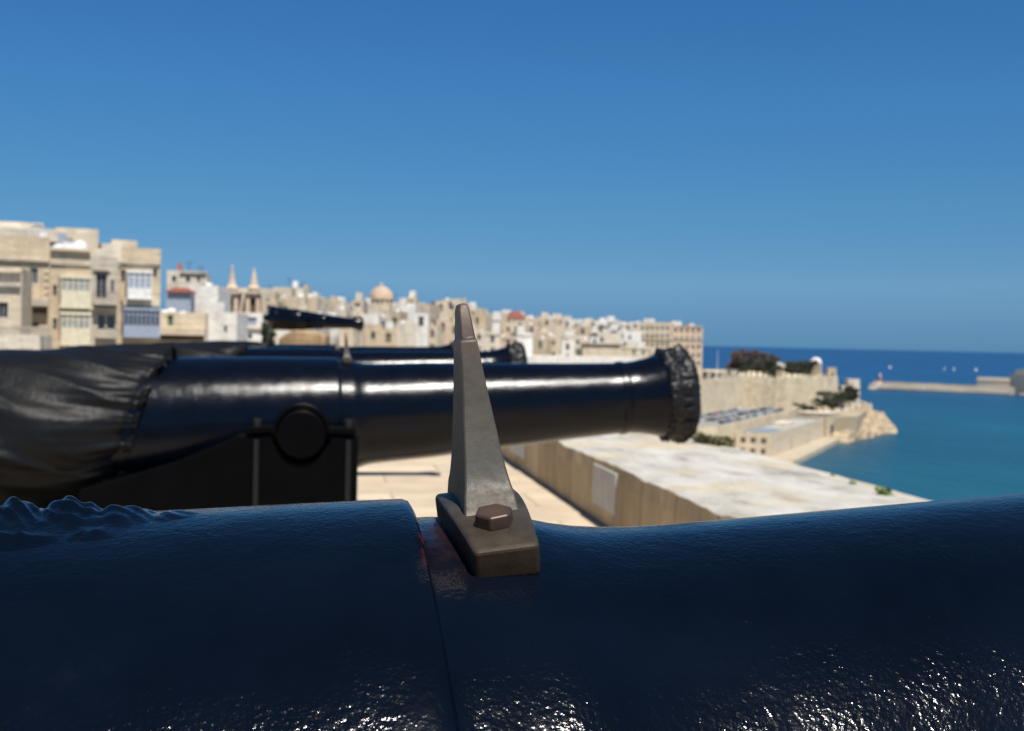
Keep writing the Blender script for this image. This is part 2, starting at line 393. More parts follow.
bump(t, b, wv, .35, .02)
TARP = m
m, t, b = newmat('black_plastic_cap'); tc = coords(t)
b.inputs['Base Color'].default_value = (.009, .0095, .011, 1); b.inputs['Roughness'].default_value = .42; b.inputs['Specular IOR Level'].default_value = .3
bump(t, b, noise_tex(t, tc, 40, 4, .6), .5, .006)
CAPM = m
m, t, b = newmat('worn_gunmetal'); tc = coords(t)
f = noise_tex(t, tc, 45, 8, .65); g = noise_tex(t, tc, 260, 4, .6)
sp = t.nodes.new('ShaderNodeSeparateXYZ'); t.links.new(tc, sp.inputs[0])
zz = N(t, 'ShaderNodeMapRange'); zz.inputs['From Min'].default_value = 1.478; zz.inputs['From Max'].default_value = 1.500; t.links.new(sp.outputs[2], zz.inputs['Value'])
c0 = ramp(t, f, [(.28, (.026, .019, .013)), (.5, (.037, .038, .033)), (.72, (.055, .058, .051))])
c1 = mixc(t, zz.outputs[0], c0, (.050, .036, .031))
zl = N(t, 'ShaderNodeMapRange'); zl.inputs['From Min'].default_value = 1.43; zl.inputs['From Max'].default_value = 1.405; t.links.new(sp.outputs[2], zl.inputs['Value'])
c1 = mixc(t, zl.outputs[0], c1, ramp(t, f, [(.3, (.028, .016, .010)), (.7, (.066, .047, .029))]))
pt = t.nodes.new('ShaderNodeNewGeometry'); ed = ramp(t, pt.outputs['Pointiness'], [(.52, 0.0), (.60, .8)])
c1 = mixc(t, ed, c1, (.20, .15, .11))
t.links.new(c1, b.inputs['Base Color']); b.inputs['Metallic'].default_value = .12; b.inputs['Specular IOR Level'].default_value = .26
t.links.new(ramp(t, g, [(.3, .38), (.7, .58)]), b.inputs['Roughness'])
q = bump(t, b, f, .5, .0006); bump(t, b, g, .6, .00015, q)
GUNM = m

BOLTM = plain('brown_bronze_bolt', (.060, .036, .026), .42, .3, nscale=60)
AXH = 1.21; ELEV = R(4.7)
def set_tilt(h, e):
    global TILT, AXH
    AXH = h; TILT = Matrix.Translation((0, 0, h)) @ Matrix.Rotation(-R(e), 4, 'Y')
set_tilt(1.2055, 6.9)
PROF = [(-1.62, .02), (-1.615, .05), (-1.59, .07), (-1.56, .07), (-1.54, .045), (-1.52, .045), (-1.50, .09), (-1.46, .2), (-1.43, .262), (-1.42, .272), (-1.38, .272), (-1.37, .262),
        (-1.0, .268), (-.70, .258), (-.50, .2495), (-.30, .2380), (-.15, .2280), (-.09, .2240), (-.045, .2208), (-.038, .2202), (-.0355, .2190), (-.0342, .2165), (-.0335, .2110), (-.031, .2098),
        (-.024, .2093), (-.016, .2080), (-.006, .2066), (.006, .2056), (.016, .2046), (.026, .2022), (.036, .1990), (.048, .1960), (.062, .1936), (.078, .1918), (.10, .1902),
        (.3, .1830), (.58, .165), (.85, .149), (1.04, .1395), (1.045, .140), (1.05, .1445), (1.07, .1445), (1.075, .140), (1.08, .1395), (1.12, .143), (1.18, .154), (1.23, .168), (1.26, .175), (1.29, .177), (1.315, .171), (1.33, .155), (1.333, .14), (1.333, .075), (1.16, .073)]
def dense(prof, step):
    o_ = [prof[0]]
    for a, c in zip(prof, prof[1:]):
        k = max(1, int(abs(c[0] - a[0]) / step))
        for j in range(1, k + 1): o_.append((a[0] + (c[0] - a[0]) * j / k, a[1] + (c[1] - a[1]) * j / k))
    return o_
TR = (-.18, -.037)     # trunnion t, and height against the bore axis
def make_gun(k, paintm, n=128):
    root = empty('cannon', (0, 0, 0), 0)
    mb = MB(); mb.lathe_x(dense(PROF, .05), n); mb.xf(TILT); mb.build('barrel', paintm, root, smooth=True, angle=35)
    tx = (TILT @ Vector((TR[0], 0, TR[1]))); 
    for s in (-1, 1):
        mb = MB(); mb.cyl((tx.x, s * .17, tx.z), (tx.x, s * .335, tx.z), .086, n=40); mb.build('trunnion', IRON, root, smooth=True, bevel=.008)
        # carriage cheek: stepped iron bracket
        z = tx.z; x = tx.x; y0, y1 = (.245, .315) if s > 0 else (-.315, -.245)
        pts = [(x + .20, .26), (x + .20, z - .005)]
        pts += [(x + .105, z - .005)] + [(x + .1 * math.cos(R(a)), z - .005 - .0 + -.1 * math.sin(R(a))) for a in (20, 60, 90, 120, 160)] + [(x - .105, z - .005)]
        pts += [(x - .22, z - .005), (x - .26, z - .03), (x - .45, z - .11), (x - .75, z - .20), (x - .78, z - .30), (x - 1.05, z - .34), (x - 1.08, z - .45), (x - 1.3, z - .5), (x - 1.3, .3), (x - .9, .26), (x - .6, .36), (x - .3, .26)]
        mb = MB(); mb.prism_y(pts[::-1], y0, y1); mb.build('carriage_cheek', IRON, root, bevel=.006)
        ya, yb = (.235, .325) if s > 0 else (-.325, -.235)
        # cap square arched over the trunnion
        arc = [(x + .10 * math.cos(R(a)), z + .006 + .10 * math.sin(R(a))) for a in range(0, 181, 12)]
        inn = [(x + .088 * math.cos(R(a)), z + .006 + .088 * math.sin(R(a))) for a in range(180, -1, -12)]
        cap = [(x + .19, z), (x + .19, z + .022), (x + .118, z + .026)] + arc[1:-1] + [(x - .118, z + .026), (x - .19, z + .022), (x - .19, z)] + inn
        mb = MB(); mb.prism_y(cap[::-1] if False else cap, ya, yb); co = mb.build('cap_square', IRON, root, bevel=.003)
        for dx in (-.155, .165):
            mb = MB(); mb.cyl((x + dx, (ya + yb) / 2, z + .02), (x + dx, (ya + yb) / 2, z + .05), .016, n=6); mb.build('nut', RUSTY, co)
            ys = s * .322
            mb = MB(); mb.cyl((x + dx, ys, z - .02), (x + dx, ys, .45), .011, n=12); mb.build('cheek_bolt', IRONB, root, smooth=True)
        for dx in (.05, -1.1):
            wr = .19 if dx > 0 else .16
            mb = MB(); yy = s * .40; prof = [(-.05, .03), (-.05, .05), (-.03, .05), (-.03, wr - .03), (-.045, wr - .02), (-.045, wr), (.045, wr), (.045, wr - .02), (.03, wr - .03), (.03, .05), (.05, .05), (.05, .03)]
            mb.lathe_x(prof, 36); mb.xf(Matrix.Translation((x + dx, yy, wr)) @ Matrix.Rotation(math.pi / 2, 4, 'Z')); mb.build('truck_wheel', IRON, root, smooth=True, angle=30)
    for dx, zz_ in ((.05, .19), (-1.1, .16)):
        mb = MB(); mb.cyl((tx.x + dx, -.46, zz_), (tx.x + dx, .46, zz_), .035, n=16); mb.box(tx.x + dx - .06, tx.x + dx + .06, -.33, .33, zz_ - .05, zz_ + .12); mb.build('axle', IRON, root, bevel=.004)
    mb = MB(); mb.box(tx.x + .06, tx.x + .15, -.244, .244, .40, .95); mb.build('transom', IRON, root, bevel=.004)
    zr = .905 if k else .9
    mb = MB(); mb.cyl((tx.x + .19, -.28, zr), (tx.x + .29, -.28, zr), .009, n=10); mb.cyl((tx.x + .282, -.28, zr), (tx.x + .292, -.28, zr), .013, n=10); mb.build('eye_bolt', IRON, root, smooth=True)
    # dispart sight: saddle plate over the barrel, tapering blade, two hex bolts
    hw = .0145; ha = R(20.5); r0, r1 = .2060, .2205
    mb = MB(); rings = []; nn = 28
    for i in range(nn + 1):
        a = -ha + 2 * ha * i / nn; th = r1
        wq = 1 + .22 * math.cos(a / ha * math.pi / 2) + (.12 if a > 0 else .12 * math.cos(a / ha * math.pi / 2)); xo = -.0015 * (wq - 1) / .3
        rings.append([(x_ * wq + xo, rr * math.sin(a), rr * math.cos(a)) for x_, rr in ((-hw, r0 - .0010), (hw, r0 - .0022), (hw, th), (-hw, th))])
    mb.ring(rings); mb.xf(TILT); pl = mb.build('sight', GUNM, root, bevel=.0022); pl.modifiers['bevel'].angle_limit = R(40)
    # blade sections: height above plate -> half width (x), half depth (y), centre x
    secs = [(-.006, .0165, .055), (.0, .0155, .050), (.0022, .0152, .0475), (.0045, .0141, .0445), (.008, .0131, .042), (.013, .0122, .0395), (.022, .0108, .0362), (.035, .0094, .033), (.050, .0076, .029), (.065, .0060, .0245), (.0755, .0050, .0225),
            (.0765, .0044, .0200), (.083, .0038, .0170), (.0905, .0032, .0135), (.0925, .0026, .0115), (.0935, .0016, .009)]
    rings = []
    for h, hx, hy in secs:
        h *= 1.014 if h > 0 else 1; q_ = min(1, max(0, h) / .05); hx *= (.84 - .02 * q_); hy *= (.86 - .12 * q_)
        if h < .005: hx = min(hx, .0136)
        z = r1 - .0006 + h; cx = -.0005
        if h <= 0: z = r1 - .001 + h
        rings.append([(cx - hx, -hy, z - (.0055 if h < .004 else .0) * min(1, (hy / .05)) ), (cx + hx, -hy, z - (.0055 if h < .004 else .0)), (cx + hx, hy, z - (.0055 if h < .004 else .0)), (cx - hx, hy, z - (.0055 if h < .004 else .0))])
    mb = MB(); mb.ring(rings); mb.xf(TILT); bl = mb.build('sight_blade', GUNM, pl, smooth=True, angle=25)
    bv = bl.modifiers.new('bevel', 'BEVEL'); bv.width = .0009; bv.segments = 2; bv.limit_method = 'ANGLE'; bv.angle_limit = R(35)
    for s in (-1, 1):
        a = R(14.0) * s
        mb = MB(); mb.cyl((0, 0, r1 - .001), (0, 0, r1 + .0062), .0094, .0090, n=6)
        mb.xf(TILT @ Matrix.Rotation(-a, 4, 'X') @ Matrix.Translation((-.0015, 0, 0)) @ Matrix.Rotation(R(12), 4, 'Z'))
        mb.build('sight_bolt', BOLTM, pl, bevel=.0012)
    return root
STEP = Vector((-.617, 4.0)); G0 = Vector((.0123, .6)); GB = Vector((.004, .6))
gun0 = make_gun(0, PAINT1, 256)
gun0.location = (G0.x, G0.y, FLOOR); gun0.rotation_euler = (0, 0, YAW)
tag(gun0, 'nearest navy blue painted cannon with bronze sight bolted on top', 'cannon', 'cannons in a row on the terrace')
def late():
    set_tilt(1.205, 4.3)
    return make_gun(1, PAINT2, 128)
# raised painted-over crest on the near gun
def crest(root):
    mb = MB(); nt_, na = 260, 170; t0, t1 = -.345, -.10; a0, a1 = R(-34), R(34)
    def rad(x):
        for (xa, ra), (xb, rb) in zip(PROF, PROF[1:]):
            if xa <= x <= xb and xb > xa: return ra + (rb - ra) * (x - xa) / (xb - xa)
        return .22
    vs = []
    for i in range(nt_ + 1):
        x = t0 + (t1 - t0) * i / nt_
        for j in range(na + 1):
            a = a0 + (a1 - a0) * j / na; y = a * .225
            u = (x - t0) / (t1 - t0); v = y / .125
            e = 1 - abs(2 * u - 1.0) ** 3.0; e *= max(0, 1 - abs(v) ** 3)
            h = 0
            for cx, cy, rx, ry, amp in ((-.308, .005, .014, .022, .0030), (-.285, .0, .010, .024, .0045), (-.262, .008, .010, .020, .0060), (-.243, -.004, .008, .022, .0050), (-.222, .0, .015, .026, .0082), (-.196, .004, .014, .022, .0078), (-.172, .0, .014, .018, .0050), (-.148, .0, .012, .016, .0026), (-.215, -.036, .018, .008, .0035), (-.262, -.034, .012, .008, .003), (-.18, -.032, .010, .008, .0025)):
                h = max(h, amp * math.exp(-(((x - cx) / rx) ** 2 + ((y - cy) / ry) ** 2) * .9))
            rdg = math.sin(x * 330 + 6 * math.sin(y * 60)) * math.cos(y * 190 + 4 * math.sin(x * 120))
            wob = noise.fractal(Vector((x * 85, y * 75, 2)), 1, 2, 3)
            h = 1.2 * h * (1 + .26 * rdg + .16 * wob) * e - .0012 * (1 - e) - .0005
            r_ = rad(x) + h
            vs.append((x, r_ * math.sin(a), r_ * math.cos(a)))
    fs = [(i * (na + 1) + j, (i + 1) * (na + 1) + j, (i + 1) * (na + 1) + j + 1, i * (na + 1) + j + 1) for i in range(nt_) for j in range(na)]
    mb.add(vs, [f[::-1] for f in fs]); mb.xf(TILT)
    o = mb.build('raised_crest', PAINT1, root, smooth=True, angle=0)
crest(gun0)

gun1 = late()
labs = ['black navy cannon with trunnion and iron carriage seen right behind the bronze sight', 'third cannon in the row, its barrel peeking over the long black one', 'farthest cannon of the terrace row, a thin dark line below the rooftops']
guns = []
for k in (1, 2, 3):
    g = gun1 if k == 1 else copy_tree(gun1)
    p = GB + STEP * k; g.location = (p.x, p.y, FLOOR); g.rotation_euler = (0, 0, YAW)
    tag(g, labs[k - 1], 'cannon', 'cannons in a row on the terrace'); guns.append(g)

# fabric covers
def fabric_cover(name, base_t, end_t, k, seed):
    """elastic-hemmed tarpaulin drawn over breech and carriage tail"""
    root_p = GB + STEP * k
    ns, na = 130, 300; rings = []
    for i in range(-6, ns + 1):
        s = i / ns; r_ = []
        for j in range(na):
            a = 2 * math.pi * j / na                # 0 top, pi/2 towards camera (-y)
            hem = base_t - .14 * (1 - math.cos(a)) * .5 * 1.35 - .03 * max(0, math.sin(a))
            ss = max(s, 0); tt = hem + (end_t - hem) * ss
            if i < 0: tt = hem - i * .006
            d = (hem - tt)
            grow = 1 - math.exp(-ss * 7)
            Rt = .262 + .045 * grow * max(0, math.cos(a)) + .02 * ss
            Rs = .265 + .10 * grow
            Rb = .265 + .07 * grow - .06 * max(0, .5 - ss)
            rr = Rs + (Rt - Rs) * max(0, math.cos(a)) ** 1.2 + (Rb - Rs) * max(0, -math.cos(a)) ** 1.2
            if ss > .86: rr *= math.sqrt(max(0.0004, 1 - ((ss - .86) / .141) ** 2)) 
            gath = math.exp(-d * 16)
            ruf = noise.noise(Vector((a * 9 + seed, seed, d * 3))) + .6 * noise.noise(Vector((a * 19, seed + 3, d * 5)))
            sw = noise.noise(Vector((a * 2.3 + d * 3.2 + seed, d * 1.2, 1.7 + seed))) + .3 * noise.noise(Vector((a * 4.0 + d * 4, d * 1.5, 4 + seed)))
            lowm = .35 + .65 * min(1, max(0, (1 - math.cos(a)) * 1.1))
            fold = (1 - abs(sw)) ** 2.6
            rr += (.030 * ruf * gath + .055 * (fold - .4) * (1 - math.exp(-d * 5)) * lowm * (1 if ss < .9 else 0.4))
            pleat = math.sin(a * 15 + 2.5 * math.sin(a * 2 + seed) + d * 6 * math.sin(a + 1)); rr += .012 * pleat * abs(pleat) * math.exp(-d * 4.5) * lowm
            if i < 0: rr += .010 * (-i / 6) * (1 + 1.2 * ruf) - .004
            if -1 <= i <= 1: rr -= .006
            r_.append((tt, -rr * math.sin(a), rr * math.cos(a) ))
        rings.append(r_)
    mb = MB(); mb.ring([r_[::-1] for r_ in rings], cap0=False, cap1=True)
    # flip so normals face out
    mb.f = [f[::-1] for f in mb.f]
    mb.xf(TILT); o = mb.build(name, TARP, smooth=True, angle=0)
    o.location = (root_p.x, root_p.y, FLOOR); o.rotation_euler = (0, 0, YAW); return o
cl = ['large black tarpaulin with gathered hem over the breech at the left edge', 'grey tarpaulin on the third cannon, its ridge showing above the nearer cover', 'small far tarpaulin over the last cannon of the row']
for k in (1, 2, 3):
    o = fabric_cover('breech_cover', -.665, -2.0, k, 3.1 * k); tag(o, cl[k - 1], 'cover', 'tarpaulin covers on the breeches')
def muzzle_cover(k):
    p = GB + STEP * k; n = 160; rings = []
    prof = [(1.262, .174, 1.6), (1.270, .181, 2.2), (1.279, .182, 2.0), (1.288, .177, .5), (1.294, .176, .3), (1.302, .181, 1.6), (1.315, .185, 2.3), (1.33, .185, 2.0), (1.345, .183, 1.4), (1.362, .178, 1.0), (1.378, .168, .6), (1.388, .14, .5), (1.392, .08, .3), (1.393, .02, 0)]
    for x, r, f_ in prof:
        x -= .043
        r_ = []
        for j in range(n):
            a = 2 * math.pi * j / n; q = noise.noise(Vector((a * 6.5 + k, x * 26, k))) + .8 * noise.noise(Vector((a * 13, x * 45, k + 4)))
            rr = r * (1 + .06 * f_ * q) + .0022 * f_ * math.sin(a * 26 + 4 * math.sin(3 * a))
            r_.append((x + .006 * q * f_, -rr * math.sin(a), rr * math.cos(a)))
        rings.append(r_[::-1])
    mb = MB(); mb.ring(rings, False, True); mb.xf(TILT)
    o = mb.build('muzzle_cover', CAPM, smooth=True, angle=0); o.location = (p.x, p.y, FLOOR); o.rotation_euler = (0, 0, YAW); return o
ml = ['black gathered muzzle cover on the long cannon in the middle of the view', 'small dark muzzle cover just right of the bronze sight', 'tiny muzzle cover on the farthest cannon, mostly behind the bronze sight']
for k in (1, 2, 3): tag(muzzle_cover(k), ml[k - 1], 'muzzle cover', 'muzzle covers on the cannons')

# old cannon on a stone plinth farther along
D = 24.0
a = at_y(268, 318, D); c_ = at_y(361, 324, D + 1.0)
dirv = (c_ - a); Ln = dirv.length
root = empty('old_cannon', a, 0, 'small black cannon lying on a stone plinth above the terrace guns', 'cannon')
mb = MB(); r = 1.0
mb.lathe_x([(-.10, .02), (-.09, .055), (-.05, .07), (-.02, .045), (.0, .08), (.03, .19), (.06, .245), (.12, .25), (.14, .235), (.55, .215), (.58, .225), (.62, .205), (1.1, .160), (1.13, .168), (1.16, .15), (Ln - .22, .108), (Ln - .10, .122), (Ln - .05, .15), (Ln, .145), (Ln + .02, .11), (Ln + .02, .05), (Ln - .2, .05)], 40)
q = dirv.to_track_quat('X', 'Z').to_matrix().to_4x4(); mb.xf(q)
mb.build('barrel', PAINT2, root, smooth=True, angle=35)
for s in (-1, 1):
    mb = MB(); mb.cyl((.85, s * .1, -.03), (.85, s * .26, -.03), .06, n=20); mb.xf(q); mb.build('trunnion', PAINT2, root, smooth=True)
mb = MB(); mb.cyl((.25, 0, .15), (.25, 0, .24), .035, .03, n=10); mb.xf(q); mb.build('vent_patch', RUSTY, root)
PLN = stone('plinth_stone', (.45, .33, .20), (.5, .28), .4, .6, 1.5)
pa = at_y(278, 345, D); pb = at_y(330, 345, D)
root = empty('stone_plinth', (pa.x, D - .45, FLOOR), 0, 'weathered stone block plinth under the small black cannon', 'plinth')
W = pb.x - pa.x; zt = a.z - FLOOR
mb = MB(); mb.box(0, W, 0, 1.0, 0, zt - .55); mb.build('base_block', PLN, root, bevel=.03)
mb = MB(); mb.prism_y([(.06, zt - .548), (W - .05, zt - .548), (W - .05, zt - .31), (W * .62, zt - .25), (W * .35, zt - .22), (.30, zt - .26), (.08, zt - .38)], .12, .9); mb.build('top_block', PLN, root, bevel=.04)
# ------------------------------------------------------------------ vegetation
def leafmat(name, c, var=.5):
    m, t, b = newmat(name)
    f = noise_tex(t, coords(t), .9, 4, .6)
    t.links.new(ramp(t, f, [(.3, tuple(x * (1 - var) for x in c)), (.7, tuple(x * (1 + var) for x in c))]), b.inputs['Base Color'])
    b.inputs['Roughness'].default_value = .7; return m
LG = leafmat('dark_green_leaves', (.040, .052, .030)); LB = leafmat('brown_green_leaves', (.115, .078, .060)); LP = leafmat('fresh_leaves', (.12, .18, .035))
OLV = leafmat('olive_scrub_leaves', (.13, .12, .045))
BARK = plain('bark', (.09, .07, .05), .9)
def foliage(mb, c, rx, ry, rz, n, size, rnd):
    cl_ = [(Vector((rnd.gauss(0, .42), rnd.gauss(0, .42), rnd.gauss(0, .36))), rnd.uniform(.22, .42)) for _ in range(14)]
    for _ in range(n):
        cc, cr = rnd.choice(cl_)
        d = Vector((rnd.gauss(0, 1), rnd.gauss(0, 1), rnd.gauss(0, 1))).normalized() * cr * rnd.uniform(.5, 1)
        p = cc + d; p = Vector((c[0] + p.x * rx, c[1] + p.y * ry, c[2] + p.z * rz))
        e1 = Vector((rnd.gauss(0, 1), rnd.gauss(0, 1), rnd.gauss(0, 1))).normalized(); e2 = e1.cross(Vector((rnd.gauss(0, 1), rnd.gauss(0, 1), rnd.gauss(0, 1)))).normalized()
        s = size * rnd.uniform(.6, 1.3)
        mb.add([p - e1 * s, p + e2 * s * .5, p + e1 * s, p - e2 * s * .5], [(0, 1, 2, 3)])
def tree(px, pyb, pyt, Y, zb, wpx, mat, label, group=None, name='tree', n=2400):
    rnd = random.Random(int(px * 31 + Y))
    x = at_y(px, pyb, Y).x; zt_ = ztop(px, pyt, Y); h = zt_ - zb; wid = wpx / F * Y / 2
    root = empty(name, (x, Y, zb), 0, label, 'tree', group)
    mb = MB(); tr = h * .03 + .05
    mb.cyl((0, 0, -.3), (0, 0, h * .5), tr, tr * .6, 8)
    for k in range(5):
        a = k * 1.3; mb.cyl((0, 0, h * .35), (wid * .5 * math.cos(a), wid * .5 * math.sin(a), h * .72), tr * .5, tr * .15, 6)
    mb.build('trunk', BARK, root)
    mb = MB(); foliage(mb, (0, 0, h * .60), wid, wid, h * .42, n, max(.05, h * .045), rnd); mb.build('crown', mat, root)
    return root

# ------------------------------------------------------------------ buildings
def side_grid(mb, O, U, Nn, w_, h_, holes, dep=.28):
    """wall face in plane O + u*U + z, outward normal Nn, with recessed openings"""
    O = Vector(O); U = Vector(U); Nn = Vector(Nn); Z = Vector((0, 0, 1))
    us = sorted({0, w_} | {v for hh in holes for v in hh[:2]}); zs = sorted({0, h_} | {v for hh in holes for v in hh[2:4]})
    def inside(u, z): return any(a < u < b_ and c < z < d for a, b_, c, d in holes)
    for i in range(len(us) - 1):
        for j in range(len(zs) - 1):
            if inside((us[i] + us[i + 1]) / 2, (zs[j] + zs[j + 1]) / 2): continue
            mb.add([O + U * us[i] + Z * zs[j], O + U * us[i + 1] + Z * zs[j], O + U * us[i + 1] + Z * zs[j + 1], O + U * us[i] + Z * zs[j + 1]], [(0, 1, 2, 3)])
    for a, b_, c, d in holes:
        P = [O + U * a + Z * c, O + U * b_ + Z * c, O + U * b_ + Z * d, O + U * a + Z * d]; Q = [p - Nn * dep for p in P]
        mb.add(P + Q, [(0, 1, 5, 4), (1, 2, 6, 5), (2, 3, 7, 6), (3, 0, 4, 7)])
_wm = {}
def window_mesh(kind):
    if kind in _wm: return _wm[kind]
    mb = MB(); mats = {'glass': [GLASS, FRAMEM], 'green': [GREEN, FRAMEM], 'white': [GLASS, WHITEROOF], 'wood': [DARKW, FRAMEM], 'blue': [BLUEP, WHITEROOF]}[kind]
    mb.cur = 0; mb.box(.06, .94, -.03, 0, .04, .96); mb.cur = 1
    for bx in ((0, .06, 0, 1), (.94, 1, 0, 1), (.06, .94, 0, .04), (.06, .94, .96, 1), (.47, .53, .04, .96)): mb.box(bx[0], bx[1], -.08, 0, bx[2], bx[3])
    o = mb.build('window', mats); me = o.data; bpy.data.objects.remove(o); _wm[kind] = me; return me
class Bld:
    def __init__(s, name, label, pxl, pxr, pyt, Y, yaw, zb, mat, depth=12, cat='building', group=None, holes=(), lholes=(), rholes=(), parapet=.8, roofm=None):
        s.P = at_y(pxl, pyt, Y); s.yaw = R(yaw); s.U = Vector((math.cos(s.yaw), math.sin(s.yaw), 0)); s.Nv = Vector((s.U.y, -s.U.x, 0)); s.zb = zb
        e = on_plane(pxr, pyt, s.P, s.Nv); s.w = max(1.0, (e - s.P).dot(s.U)); s.h = s.P.z - zb; s.d = depth; s.mat = mat
        s.root = empty(name, (s.P.x, s.P.y, zb), s.yaw, label, cat, group)
        s.front = [s.rect(*h_[:4]) for h_ in holes]; s.kinds = [h_[4] if len(h_) > 4 else 'glass' for h_ in holes]
        s.par = parapet; s.roofm = roofm or ROOFM; s.lh = list(lholes); s.rh = list(rholes)
    def u(s, px, py): return (on_plane(px, py, s.P, s.Nv) - s.P).dot(s.U)
    def z(s, px, py): return on_plane(px, py, s.P, s.Nv).z - s.zb
    def rect(s, x0, x1, y0, y1):
        xm, ym = (x0 + x1) / 2, (y0 + y1) / 2
        return (max(.05, s.u(x0, ym)), min(s.w - .05, s.u(x1, ym)), max(.05, s.z(xm, y1)), min(s.h - .3, s.z(xm, y0)))
    def finish(s):
        w_, d, h_, p = s.w, s.d, s.h, s.par; mb = MB()
        side_grid(mb, (0, 0, 0), (1, 0, 0), (0, -1, 0), w_, h_, s.front)
        side_grid(mb, (w_, 0, 0), (0, 1, 0), (1, 0, 0), d, h_, s.rh)
        side_grid(mb, (0, d, 0), (0, -1, 0), (-1, 0, 0), d, h_, s.lh)
        side_grid(mb, (w_, d, 0), (-1, 0, 0), (0, 1, 0), w_, h_, [])
        t_ = .3
        o_ = [(0, 0), (w_, 0), (w_, d), (0, d)]; i_ = [(t_, t_), (w_ - t_, t_), (w_ - t_, d - t_), (t_, d - t_)]
        vs = [(x, y, h_) for x, y in o_] + [(x, y, h_) for x, y in i_] + [(x, y, h_ - p) for x, y in i_]
        mb.add(vs, [(0, 1, 5, 4), (1, 2, 6, 5), (2, 3, 7, 6), (3, 0, 4, 7), (4, 5, 9, 8), (5, 6, 10, 9), (6, 7, 11, 10), (7, 4, 8, 11)])
        mb.build('wall', s.mat, s.root)
        mb = MB(); mb.box(t_ + .003, w_ - t_ - .003, t_ + .003, d - t_ - .003, h_ - p - .2, h_ - p + .02); mb.build('roof', s.roofm, s.root)
        for (a, b_, c, e), k in zip(s.front, s.kinds): s.window(a, b_, c, e, 'f', k)
        for a, b_, c, e in s.rh: s.window(a, b_, c, e, 'r', 'glass')
        for a, b_, c, e in s.lh: s.window(a, b_, c, e, 'l', 'glass')
        return s
    def window(s, a, b_, c, e, side, kind):
        o = bpy.data.objects.new('window', window_mesh(kind)); COL.objects.link(o); o.parent = s.root
        g = .27
        if side == 'f': o.location = (a, g, c)
        elif side == 'r': o.location = (s.w - g, a, c); o.rotation_euler = (0, 0, math.pi / 2)
        else: o.location = (g, s.d - a, c); o.rotation_euler = (0, 0, -math.pi / 2)
        o.scale = (b_ - a, 1, e - c)
    def part(s, name, mat, u0, u1, z0, z1, y0=-.12, y1=.0, bevel=0):
        mb = MB(); mb.box(u0, u1, y0, y1, z0, z1); return mb.build(name, mat, s.root, bevel=bevel)
    def band(s, name, mat, x0, x1, y0, y1, out_=.25):
        a, b_, c, e = s.rect(x0, x1, y0, y1); return s.part(name, mat, a, b_, c, e, -out_, -.002)
    def galleria(s, x0, x1, y0, y1, mat, out_=1.0, panes=4, split=.45, glass=GLASS):
        """enclosed wooden balcony with a glazed upper part"""
        a, b_, c, e = s.rect(x0, x1, y0, y1); hh = e - c
        mb = MB(); mb.box(a, b_, -out_, -.003, c, c + hh * split); mb.box(a - .08, b_ + .08, -out_ - .08, -.003, e - hh * .1, e)
        mb.box(a - .05, b_ + .05, -out_ - .05, -.004, c - .15, c + .001)
        for i in range(panes + 1):
            u = a + (b_ - a - .1) * i / panes; mb.box(u, u + .1, -out_ + .0, -out_ + .1, c + hh * split - .01, e - hh * .1 + .01)
        mb.box(a, b_, -out_ + .01, -out_ + .07, c + hh * .74, c + hh * .77)
        g = mb.build('enclosed_balcony', mat, s.root)
        mb = MB(); mb.box(a + .04, b_ - .04, -out_ + .05, -.02, c + hh * split, e - hh * .1 - .002); mb.build('glazing', glass, g)
    def balcony(s, x0, x1, y0, y1, out_=.9):
        a, b_, c, e = s.rect(x0, x1, y0, y1)
        mb = MB(); mb.box(a, b_, -out_, -.003, c, c + .18); o = mb.build('balcony', s.mat, s.root)
        mb = MB(); mb.box(a, b_, -out_, -out_ + .05, e - .06, e)
        k = max(3, int((b_ - a) / .22))
        for i in range(k + 1):
            u = a + .02 + (b_ - a - .06) * i / k; mb.box(u, u + .03, -out_ + .01, -out_ + .04, c + .18, e - .06)
        mb.build('railing', RAIL, o)
    def rooftop(s, u0, u1, y0, y1, hh, mat, name='rooftop_room'):
        mb = MB(); mb.box(u0, u1, y0, y1, s.h - s.par + .02, s.h - s.par + hh); o = mb.build(name, mat, s.root); return o
    def tank(s, u, y, r=.6, hh=1.2, mat=None):
        mb = MB(); z = s.h - s.par + .02; mb.lathe_z([(r, z), (r, z + hh * .8), (r * .7, z + hh), (.1, z + hh * 1.05)], 14, (u, y)); mb.build('water_tank', mat or WHITEROOF, s.root, smooth=True)
    def antenna(s, u, y, hh=3):
        mb = MB(); z = s.h - s.par; mb.cyl((u, y, z), (u, y, z + hh), .04, n=5); mb.cyl((u - .6, y, z + hh * .9), (u + .6, y, z + hh * .9), .025, n=4); mb.cyl((u - .4, y, z + hh * .75), (u + .4, y, z + hh * .75), .025, n=4)
        mb.build('antenna', RAIL, s.root)
    def dish(s, u, y, r=.6):
        z = s.h - s.par; mb = MB(); mb.cyl((u, y, z), (u, y, z + 1), .05, n=6)
        mb.ring([[(u + q_ * math.cos(2 * math.pi * i / 16), y - .3 - dd, z + 1.2 + q_ * math.sin(2 * math.pi * i / 16)) for i in range(16)] for q_, dd in ((r, .2), (r * .7, .08), (r * .3, .0), (.04, -.02))], False, True)
        mb.build('satellite_dish', WHITEROOF, s.root)

ZB = 34.02
YB = 105
